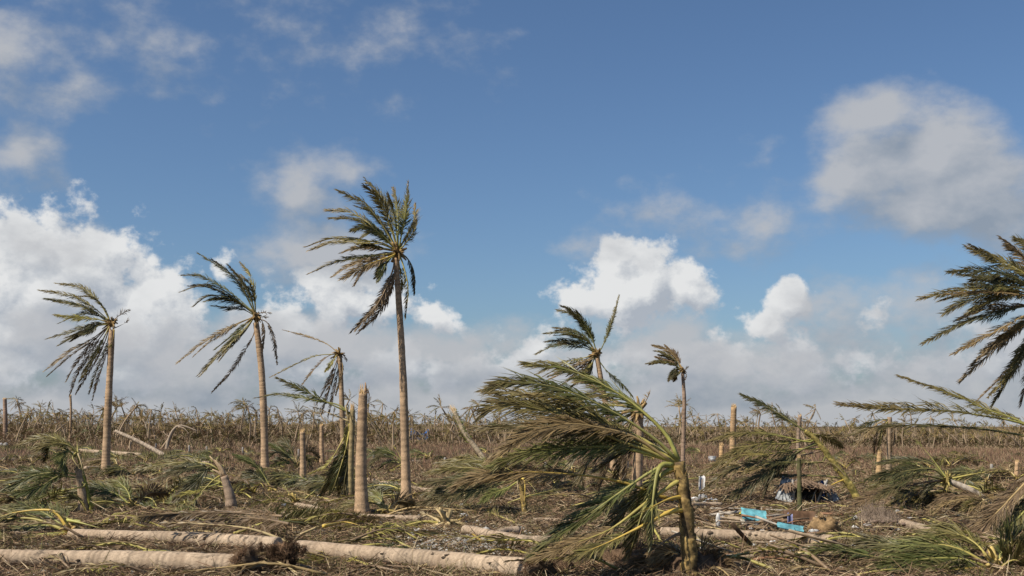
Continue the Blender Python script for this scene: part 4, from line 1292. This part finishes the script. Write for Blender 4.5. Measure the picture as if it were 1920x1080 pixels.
# ------------------------------------------------------------------ fallen trunks
def log(label, px, w, seed, rootend=None, base=(.40, .305, .215), lift=0.0, crack=None, name='fallen_log', plate=None):
    g = np.random.default_rng(seed)
    pp = parse(px); pts = []; n = len(pp)
    for k, (x, y) in enumerate(pp):
        wk = w[0] + (w[1] - w[0]) * k / (n - 1)
        q = gp(x, y + wk * .42); r = wk / 2 * q[1] / F
        pts.append(q + np.array([0, 0, r * .88 + lift]))
    D0, D1 = pts[0][1], pts[-1][1]
    o = root(name, pts[0] * np.array([1, 1, 0]) + np.array([0, 0, float(hgt(*pts[0][:2]))]), label, 'fallen trunk')
    mb, q = trunk_mesh(pts, w[0] / 2 * D0 / F, w[1] / 2 * D1 / F, 0, base, 14, rng=g, ring=.022, step=.10, dark=.70)
    part('trunk', mb, MAT['log'], o, None, True)
    if w[1] > 18:
        for m in range(int(ln_of(pts) * 1.3)):
            i_ = g.integers(2, len(q) - 2); r = (w[0] + (w[1] - w[0]) * i_ / len(q)) / 2 * q[i_][1] / F
            t_ = unit(q[i_ + 1] - q[i_ - 1]); sd = unit(np.cross(t_, [0, 0, 1])); a_ = g.uniform(-.2, 1.5); nn_ = -np.array([0, 1, 0]) * math.cos(a_) + np.array([0, 0, 1]) * math.sin(a_)
            sb = MB(); lump(sb, q[i_] + nn_ * r * .96, g.uniform(.03, .10), .03, g.uniform(.012, .035), np.array((.10, .075, .055)) * g.uniform(.6, 1.6), g, 6, 9, .5)
            part('scar', sb, MAT['fibre'], o)
    if rootend is not None:
        c_ = q[-1] if rootend else q[0]; ax = unit(q[-1] - q[-3]) if rootend else unit(q[0] - q[2])
        r = (w[1] * D1 if rootend else w[0] * D0) / 2 / F
        rb = MB()
        lump(rb, c_ + ax * r * .6, r * 1.25, r * 1.15, r * 1.15, (.12, .085, .058), g, 10, 16, .45)
        spikes(rb, c_ + ax * r * .3, ax, 1500, r * 1.3, r * .6, r * 2.3, .006, (.17, .105, .065), g, .9)
        spikes(rb, c_ - ax * r * .2, -ax, 160, r * 1.2, r * .3, r * 1.2, .006, (.17, .105, .065), g, .6)
        part('root_ball', rb, MAT['fibre'], o, c_)
    return o, q, g
log('thick pale felled trunk lying along the bottom edge, root end ragged', '-70,1046 100,1049 297,1055 448,1062', (29, 42), 101, True)
o, q, g = log('pale felled trunk with yellow stalks still at its crown end', '134,1003 260,1008 400,1014 520,1024', (20, 31), 102)
o, q, g = log('long stained foreground trunk with a dark root bole', '560,1030 700,1042 850,1056 1000,1070', (30, 42), 103, True)
log('bent pale trunk lying on gravel beside the torn straw crown', '872,994 930,1006 985,1018 1036,1020', (17, 27), 104)
log('straight pale trunk lying across the rubble below the turquoise boards', '1240,1000 1300,1003 1400,1007 1480,1012 1562,1018', (21, 27), 105)
log('slim pale trunk running behind the stout snapped trunk', '380,962 520,965 660,969 790,974', (10, 13), 106)
log('short curved log with splayed yellow stalks at its end', '556,948 585,953 612,962', (10, 12), 107)
log('thin bleached trunk passing behind the tallest palm', '690,900 740,909 800,920 830,922', (8, 9), 108)
log('slender pale trunk lying behind the dark-crowned palm', '150,846 200,849 262,854', (8, 9), 109)
log('low pale trunk lying at the foot of the dark-crowned palm', '160,879 200,878 240,878', (9, 9), 110)
log('thin trunk lying in the weeds near the shattered stub', '318,868 350,868 392,869', (7, 8), 111)
log('half-buried weathered trunk beside the brush pile', '1655,972 1700,984 1752,1000', (15, 20), 112)
log('distant slim log beneath the leaning shattered palm', '1750,957 1790,956 1836,954', (7, 8), 113)
log('short log beside the heap of white cloth', '1294,948 1320,947 1352,947', (11, 10), 114)
log('bleached log in front of the heap of pale boulders', '-30,866 10,864 42,862', (8, 8), 115)
log('dull log half hidden under the hanging brown fronds', '1870,1056 1900,1058 1960,1064', (18, 20), 116)
log('grey log lying behind the bent pale trunk', '1000,976 1040,977 1085,980', (10, 11), 117)
log('stubby log lying against the bent pale trunk', '930,1003 950,998 972,996', (14, 18), 118)

# leaning trunks
def leaning(label, px, w, D, seed, base, mossy=False, name='leaning_log'):
    g = np.random.default_rng(seed); pp = parse(px)
    f = P(*pp[0], D); f[2] = min(f[2], float(hgt(f[0], f[1])))
    o = root(name, (f[0], f[1], float(hgt(f[0], f[1]))), label, 'leaning trunk')
    pts = [f] + [P(x, y, D + .4 * k) for k, (x, y) in enumerate(pp[1:], 1)]
    mb, q = trunk_mesh(pts, w[0] / 2 * D / F, w[1] / 2 * D / F, 0, base, 9, rng=g)
    part('trunk', mb, MAT['log'], o, None, True)
    if mossy:
        m2 = MB(); n = len(q)
        for k in range(n // 2, n, 2): spikes(m2, q[k], (-.6, -.4, .3), 10, .22, .08, .3, .02, (.14, .16, .03), g, .7)
        part('moss', m2, MAT['dry'], o)
    return o, q, g
o, q, g = leaning('mossy leaning trunk broken off above the toppled palm crown', '914,876 904,856 872,812 852,772', (10, 9), 58, 121, (.36, .29, .20), True)
splinter(o, q[-1], q[-1] - q[-3], .13, g, .5, col=(.48, .36, .22))
leaning('slim trunk leaning from the weeds toward the dark fallen crown', '308,852 260,828 216,808', (9, 6), 80, 122, (.44, .35, .26))
leaning('thin leaning trunk with a limp crown beyond the open weeds', '283,814 274,800 268,786', (4, 3), 120, 123, (.40, .31, .22))

# bare bent dead tree in the field
f = gp(313, 842); D = f[1]; g = np.random.default_rng(131)
o = root('dead_tree', f, 'bare dead tree bent over like a hook in the open weeds', 'dead tree')
mb = MB()
q, _ = spline([f - np.array([0, 0, .2]), P(315, 828, D), P(325, 806, D), P(340, 798, D), P(370, 808, D)], 24)
tube(mb, q, np.linspace(.19, .05, 24), (.34, .27, .20), 8); part('trunk', mb, MAT['log'], o, None, True)
mb = MB(); tube(mb, spline([q[13], P(345, 803, D - .4), P(356, 815, D - .6)], 8)[0], np.linspace(.07, .02, 8), (.32, .25, .18), 6); part('branch', mb, MAT['log'], o)
mb = MB(); tube(mb, spline([q[7], P(311, 815, D + .4), P(306, 808, D + .5)], 6)[0], np.linspace(.06, .02, 6), (.32, .25, .18), 6); part('branch', mb, MAT['log'], o)

# fibrous root plate standing upright between two logs
f = gp(530, 1078); g = np.random.default_rng(141); D = f[1]
mb = MB(); c_ = P(528, 1050, D)
lump(mb, c_, .20, .12, .22, (.12, .075, .045), g, 12, 18, .35)
for k in range(60):
    p0 = c_ + np.array([g.normal(0, .14), g.uniform(-.12, .1), g.normal(.02, .15)])
    spikes(mb, p0, (g.normal(0, .7), -.5, g.normal(.1, .7)), 60, .07, .06, .20, .0045, np.array((.19, .12, .075)) * g.uniform(.5, 1.3), g, .8)
o = solo('root_plate', mb, MAT['fibre'], f); tag(o, 'upright reddish root plate torn out between two felled trunks', 'root plate')
for (x, y, rx, rz, sd, lab) in ((1200, 1064, .55, .22, 142, 'low mound of dark torn roots beside the yellow-stalked palm'),
                                (1295, 1078, .50, .26, 145, 'mound of dead sheaths and litter round the foot of the yellow-stalked palm'),
                                (1030, 1076, .32, .22, 143, 'small dark root mound against the long foreground trunk'),
                                (1650, 985, .42, .17, 144, 'heap of grey twigs and husks behind the bent stalk')):
    f = gp(x, y); g = np.random.default_rng(sd); mb = MB()
    col = (.13, .085, .055) if sd != 144 else (.17, .13, .10)
    lump(mb, f + np.array([0, 0, .03]), rx, rx * .6, rz, col, g, 9, 16, .3)
    spikes(mb, f + np.array([0, 0, rz * .4]), (0, -.4, .8), 1400, rx * .95, .08, .34 if sd != 144 else .5, .007, np.array(col) * 1.4, g, 1.0)
    tag(solo('root_mound', mb, MAT['fibre'], f), lab, 'root mound')

# ------------------------------------------------------------------ rubble and belongings
def sheet(name, label, px, y, wpx, hpx, th, col, tilt=(0, 0, 0), bend=.04, seed=0, cat='board', lift=None, jag=.06, wave=0):
    """bent thin panel with ragged outline"""
    g = np.random.default_rng(seed); f = gp(px, y); k = f[1] / F
    w, h = wpx * k, hpx * k; nx, nz = (14 if wave else 6), 5
    from mathutils import Euler
    M = np.array(Euler(tilt).to_matrix())
    out = np.concatenate([np.linspace(-.5, .5, nx)])
    top = g.uniform(-jag, jag, nx); bot = g.uniform(-jag, jag, nx); sl = g.uniform(-jag, jag, nz)
    vs = []
    for s in (-.5, .5):
        for a in range(nx):
            for b in range(nz):
                u = out[a] + (sl[b] * .5 if a in (0, nx - 1) else 0); v = b / (nz - 1)
                v = v * (1 + top[a]) + (1 - v) * bot[a] * .3
                dep = s * th + bend * math.sin(u * 3 + 1) + (wave * math.sin(a * math.pi) if not wave else wave * (-1) ** a)
                vs.append(M @ np.array([u * w, dep, v * h]))
    vs = np.array(vs); q = []
    N = nx * nz
    for a in range(nx - 1):
        for b in range(nz - 1):
            i = a * nz + b
            q += [(i, i + nz, i + nz + 1, i + 1), (N + i, N + i + 1, N + i + nz + 1, N + i + nz)]
    for a in range(nx - 1):
        for b in (0, nz - 1): i = a * nz + b; q.append((i, i + nz, N + i + nz, N + i))
    for b in range(nz - 1):
        for a in (0, nx - 1): i = a * nz + b; q.append((i, i + 1, N + i + 1, N + i))
    vs[:, 2] -= vs[:, 2].min()
    mb = MB(); mb.add(vs + f + np.array([0, 0, lift or 0]), np.asarray(col) * g.uniform(.85, 1.1, (len(vs), 1)), q)
    if label is None: return mb, f
    return tag(solo(name, mb, MAT['scrap'], f), label, cat)
R90 = math.pi / 2
sheet('painted_board', 'turquoise painted board propped up on the rubble', 1416, 990, 48, 25, .02, (.17, .47, .53), (-.75, .12, .1), .02, 151, lift=.12)
sheet('painted_board', 'long narrow turquoise board lying by the pale trunk', 1482, 1008, 48, 14, .02, (.15, .40, .46), (-.85, .16, -.1), .01, 152, lift=.10)
sheet('cream_sheet', 'small cream panel lying against the turquoise board', 1404, 990, 26, 12, .02, (.62, .58, .48), (-.8, -.1, 0), .01, 153, 'panel', lift=.06)
sheet('white_cloth', 'white cloth hanging upright in the weeds near the cloth heap', 1316, 924, 13, 27, .01, (.72, .71, .69), (-.1, .08, .2), .05, 154, 'cloth', lift=.06)
f = gp(1316, 926); mb = MB(); tube(mb, np.array([f + [0, .05, -.05], f + [.02, .05, .25], f + [.03, .05, .46]]), .015, (.3, .22, .15), 5)
tag(solo('stick', mb, MAT['wood'], f), 'thin stick holding up the hanging white cloth', 'stick')
for k, (x, y, rx, rz) in enumerate(((1303, 940, .12, .07), (1318, 936, .13, .09), (1332, 941, .11, .06), (1322, 943, .07, .05), (1341, 942, .07, .06))):
    f = gp(x, y); mb = MB(); lump(mb, f + np.array([0, 0, rz * .6]), rx, rx * .7, rz, (.74, .73, .72), np.random.default_rng(160 + k), 8, 12, .45, .1)
    tag(solo('cloth_bundle', mb, MAT['scrap'], f), 'crumpled white cloth bundle in the heap behind the short log', 'cloth', 'white cloth bundles')
f = gp(1397, 975); mb = MB(); lump(mb, f + np.array([0, 0, .13]), .14, .12, .08, (.50, .42, .06), R, 8, 14, .05, .08)
tag(solo('basin', mb, MAT['scrap'], f), 'upturned yellow plastic basin beside the turquoise board', 'basin')
f = gp(1347, 990); mb = MB(); lump(mb, f + np.array([0, 0, .16]), .05, .03, .15, (.72, .71, .68), R, 8, 10, .06, .05)
tag(solo('white_bottle', mb, MAT['scrap'], f), 'white oval plastic bottle on the stick pile', 'bottle')
f = gp(1548, 1002); mb = MB(); g = np.random.default_rng(170); lump(mb, f + np.array([0, 0, .13]), .31, .22, .21, (.25, .165, .085), g, 14, 18, .34, .12)
spikes(mb, f + np.array([-.12, -.1, .38]), (-.5, 0, .8), 20, .05, .04, .12, .02, (.3, .2, .11), g, .3)
tag(solo('burlap_sack', mb, MAT['fibre'], f), 'bulging brown burlap sack sitting on the rubble', 'sack')
sheet('crate_panel', 'broken dark wooden crate side leaning next to the burlap sack', 1500, 985, 60, 20, .04, (.16, .09, .05), (-.4, .05, .1), .01, 171, 'panel', lift=.06)
sheet('printed_packet', 'small crumpled packet in blue and red against the dark crate side', 1482, 994, 12, 22, .02, (.28, .30, .50), (-.3, .2, .3), .03, 172, 'packet', lift=.08)

# planks and sticks
g = np.random.default_rng(180)
for k in range(64):
    if k < 44: px, py = g.normal(1420, 75), g.uniform(958, 1004)
    else: px, py = g.uniform(1300, 1560), g.uniform(1022, 1062)
    f = gp(px, py); a = g.normal(0, .5) + (g.random() < .2) * 1.3; el = g.normal(0, .16)
    l = g.uniform(.35, 1.25); d = np.array([math.cos(a) * math.cos(el), math.sin(a) * math.cos(el), math.sin(el)])
    mb = MB(); c_ = f + np.array([0, 0, .06 + abs(math.sin(el)) * l / 2 + g.uniform(0, .12 if k < 44 else .05)])
    ci = g.integers(5); col = np.array([(.22, .155, .10), (.33, .25, .17), (.15, .10, .065), (.38, .33, .27), (.26, .14, .08)][ci])
    if k % 2: boxes(mb, c_, d, np.array([g.normal(0, .4), g.normal(0, .4), 1]), l, g.uniform(.05, .11), g.uniform(.015, .03), col)
    else: tube(mb, spline([c_ - d * l / 2, c_ + g.normal(0, .03, 3), c_ + d * l / 2], 7)[0], np.linspace(g.uniform(.018, .032), .010, 7), col, 6)
    if k % 2: tag(solo('broken_plank', mb, MAT['wood'], f), ['brown', 'tan', 'dark', 'grey', 'reddish'][ci] + (' long' if l > .8 else ' short') + ' splintered plank in the rubble ' + ('around the turquoise boards' if k < 44 else 'in front of the pale trunk'), 'plank', 'splintered planks')
    else: tag(solo('stick', mb, MAT['wood'], f, True), ['brown', 'tan', 'dark', 'grey', 'reddish'][ci] + (' long' if l > .8 else ' short') + ' crooked stick in the rubble ' + ('around the turquoise boards' if k < 44 else 'in front of the pale trunk'), 'stick', 'bare sticks in the rubble')
# light scraps
for k in range(44):
    if k < 18: f = gp(g.normal(1420, 90), g.uniform(975, 1050))
    elif k < 30: f = gp(g.uniform(1560, 1760), g.uniform(925, 1000))
    else: f = gp(g.uniform(100, 1000), g.uniform(880, 1010))
    s = g.uniform(.03, .085); mb = MB()
    lump(mb, f + np.array([0, 0, s * .5 + .04]), s * 1.3, s, s * .6, (.66, .65, .62), g, 5, 7, .5, .1)
    tag(solo('white_scrap', mb, MAT['scrap'], f), 'small crumpled white scrap lying in the debris near ' + land(f[0], f[1]), 'litter', 'white scraps')
hx = gp(1650, 985)[0]
for k in range(30):
    f = gp(g.normal(1652, 22), g.uniform(958, 1000)); s = g.uniform(.035, .055); mb = MB()
    lump(mb, f + np.array([0, 0, s * .7 + .16 * max(0, 1 - abs(f[0] - hx) / .4)]), s * 1.3, s, s * .8, [(.30, .25, .20), (.46, .42, .37), (.18, .13, .10)][k % 3], g, 6, 8, .25)
    tag(solo('coconut_husk', mb, MAT['fibre'], f), ['brown', 'pale grey', 'dark'][k % 3] + ' dry coconut husk on the twig heap', 'coconut husk', 'coconut husks on the twig heap')

# collapsed hut
f = gp(1510, 944); D = f[1]; g = np.random.default_rng(190)
o = root('collapsed_hut', f, 'collapsed little hut with thatch, a bent metal sheet and dark gaping inside', 'hut')
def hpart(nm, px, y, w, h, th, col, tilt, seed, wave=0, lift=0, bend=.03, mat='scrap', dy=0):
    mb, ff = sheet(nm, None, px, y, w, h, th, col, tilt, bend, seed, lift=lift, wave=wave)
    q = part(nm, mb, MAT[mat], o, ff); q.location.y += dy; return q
hpart('metal_sheet', 1470, 943, 32, 46, .006, (.42, .44, .45), (-.5, .2, -.5), 191, wave=.018)
hpart('inside_shade', 1526, 938, 68, 32, .03, (.05, .042, .035), (.12, .03, 0), 192, dy=.5)  # near-black panel, the shade inside the hut is painted into its colour
hpart('blue_board', 1541, 938, 9, 36, .02, (.025, .07, .22), (-.05, .12, .1), 193)
hpart('metal_sheet', 1567, 944, 16, 24, .006, (.42, .46, .50), (-.3, -.5, -.3), 194, wave=.012)
hpart('grey_board', 1556, 940, 7, 30, .02, (.34, .32, .29), (-.05, -.05, .1), 195)
tb = MB()
c0 = P(1502, 900, D + .3); 
for k in range(420):
    a = c0 + np.array([g.uniform(-.55, .75), g.uniform(-.5, .6), 0]); a[2] += -.25 * abs(a[0] - c0[0]) - .22 * (c0[1] - a[1]) * -1 * .3 + g.normal(0, .02)
    e = a + np.array([g.normal(0, .12), -g.uniform(.2, .5), -g.uniform(.08, .2)]); s = np.array([.014, 0, 0])
    tb.add([a - s, a + s, e + s, e - s], np.array((.22, .15, .10)) * g.uniform(.6, 1.3), [(0, 1, 2, 3)])
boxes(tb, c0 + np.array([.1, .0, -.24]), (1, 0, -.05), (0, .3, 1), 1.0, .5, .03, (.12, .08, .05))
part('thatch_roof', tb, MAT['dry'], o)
for (a, b, w) in (((1530, 944), (1551, 900), .03), ((1490, 940), (1486, 900), .03), ((1562, 942), (1546, 902), .03), ((1512, 945), (1560, 935), .02), ((1520, 942), (1536, 905), .018)):
    mb = MB(); tube(mb, np.array([P(*a, D) - [0, 0, .05], (P(*a, D) + P(*b, D)) / 2, P(*b, D + .2)]), w, (.36, .33, .29), 6); part('post', mb, MAT['wood'], o)

# blue tarpaulin shelter far off
f = gp(786, 826); D = f[1]; k = D / F; g = np.random.default_rng(195)
nx, ny_ = 13, 9; vs = []
for a in range(nx):
    for b in range(ny_):
        u, v = a / (nx - 1), b / (ny_ - 1)
        zz = (1 - abs(2 * v - 1)) ** .8 * 25 * k * (.75 + .25 * math.cos(u * 5)) + .10 * math.sin(u * 17 + v * 9)
        vs.append(f + np.array([(u - .5) * 34 * k, (v - .5) * 2.0, max(zz, 0) + .05]))
q = [(a * ny_ + b, (a + 1) * ny_ + b, (a + 1) * ny_ + b + 1, a * ny_ + b + 1) for a in range(nx - 1) for b in range(ny_ - 1)]
mb = MB(); mb.add(vs, (.025, .12, .34), q)
o = root('tarpaulin_shelter', f, 'low shelter under a bright blue tarpaulin in the far brush', 'shelter')
part('tarpaulin', mb, MAT['scrap'], o)
for s in (-1, 1):
    mb = MB(); b = f + np.array([s * 15 * k, 0, -.1]); tube(mb, np.array([b, b + [0, 0, .6], b + [0, 0, 20 * k]]), .04, (.3, .24, .17), 5); part('post', mb, MAT['wood'], o)

# white container and boulders
f = gp(1336, 866); k = f[1] / F; mb = MB(); boxes(mb, f + np.array([0, 0, 5 * k]), (1, .2, 0), (0, 0, 1), 12 * k, 8 * k, 9 * k, (.62, .64, .66)); boxes(mb, f + np.array([0, 0, 9.9 * k]), (1, .2, 0), (0, 0, 1), 12.8 * k, 8.8 * k, 1.2 * k, (.72, .72, .72))
tag(solo('white_container', mb, MAT['scrap'], f), 'white lidded container abandoned in the weeds near the pale stubs', 'container')
for k, (x, y, s) in enumerate(((5, 832, 5.5), (16, 832, 5.5), (10, 838, 5), (0, 838, 5))):
    f = gp(x, y); r = s * f[1] / F; mb = MB(); lump(mb, f + np.array([0, 0, r * .6]), r, r, r * .9, (.46, .44, .42), np.random.default_rng(700 + k), 8, 10, .2, .12)
    tag(solo('pale_boulder', mb, MAT['wood'], f), 'rounded pale boulder heaped at the edge of the weeds', 'boulder', 'heap of pale boulders')

# fence posts across the field
for k, (x, y) in enumerate(((291, 846), (355, 850), (388, 852), (455, 854), (700, 862), (835, 876), (950, 886), (1022, 886), (1178, 882), (1727, 946), (1860, 890), (560, 858))):
    f = gp(x, y); h = (9 if k != 9 else 24) * f[1] / F + .25; mb = MB(); g = np.random.default_rng(800 + k)
    t = f + np.array([g.normal(0, .05), g.normal(0, .05), h])
    tube(mb, np.array([f - [0, 0, .2], f * .5 + t * .5, t - [0, 0, .04], t]), [.075, .07, .068, .045], (.30, .275, .245), 7)
    tag(solo('fence_post', mb, MAT['wood'], f), ('tall' if k == 9 else 'short') + ' weathered grey post standing in the field near ' + land(f[0], f[1]), 'fence post', 'posts of the old field fence')
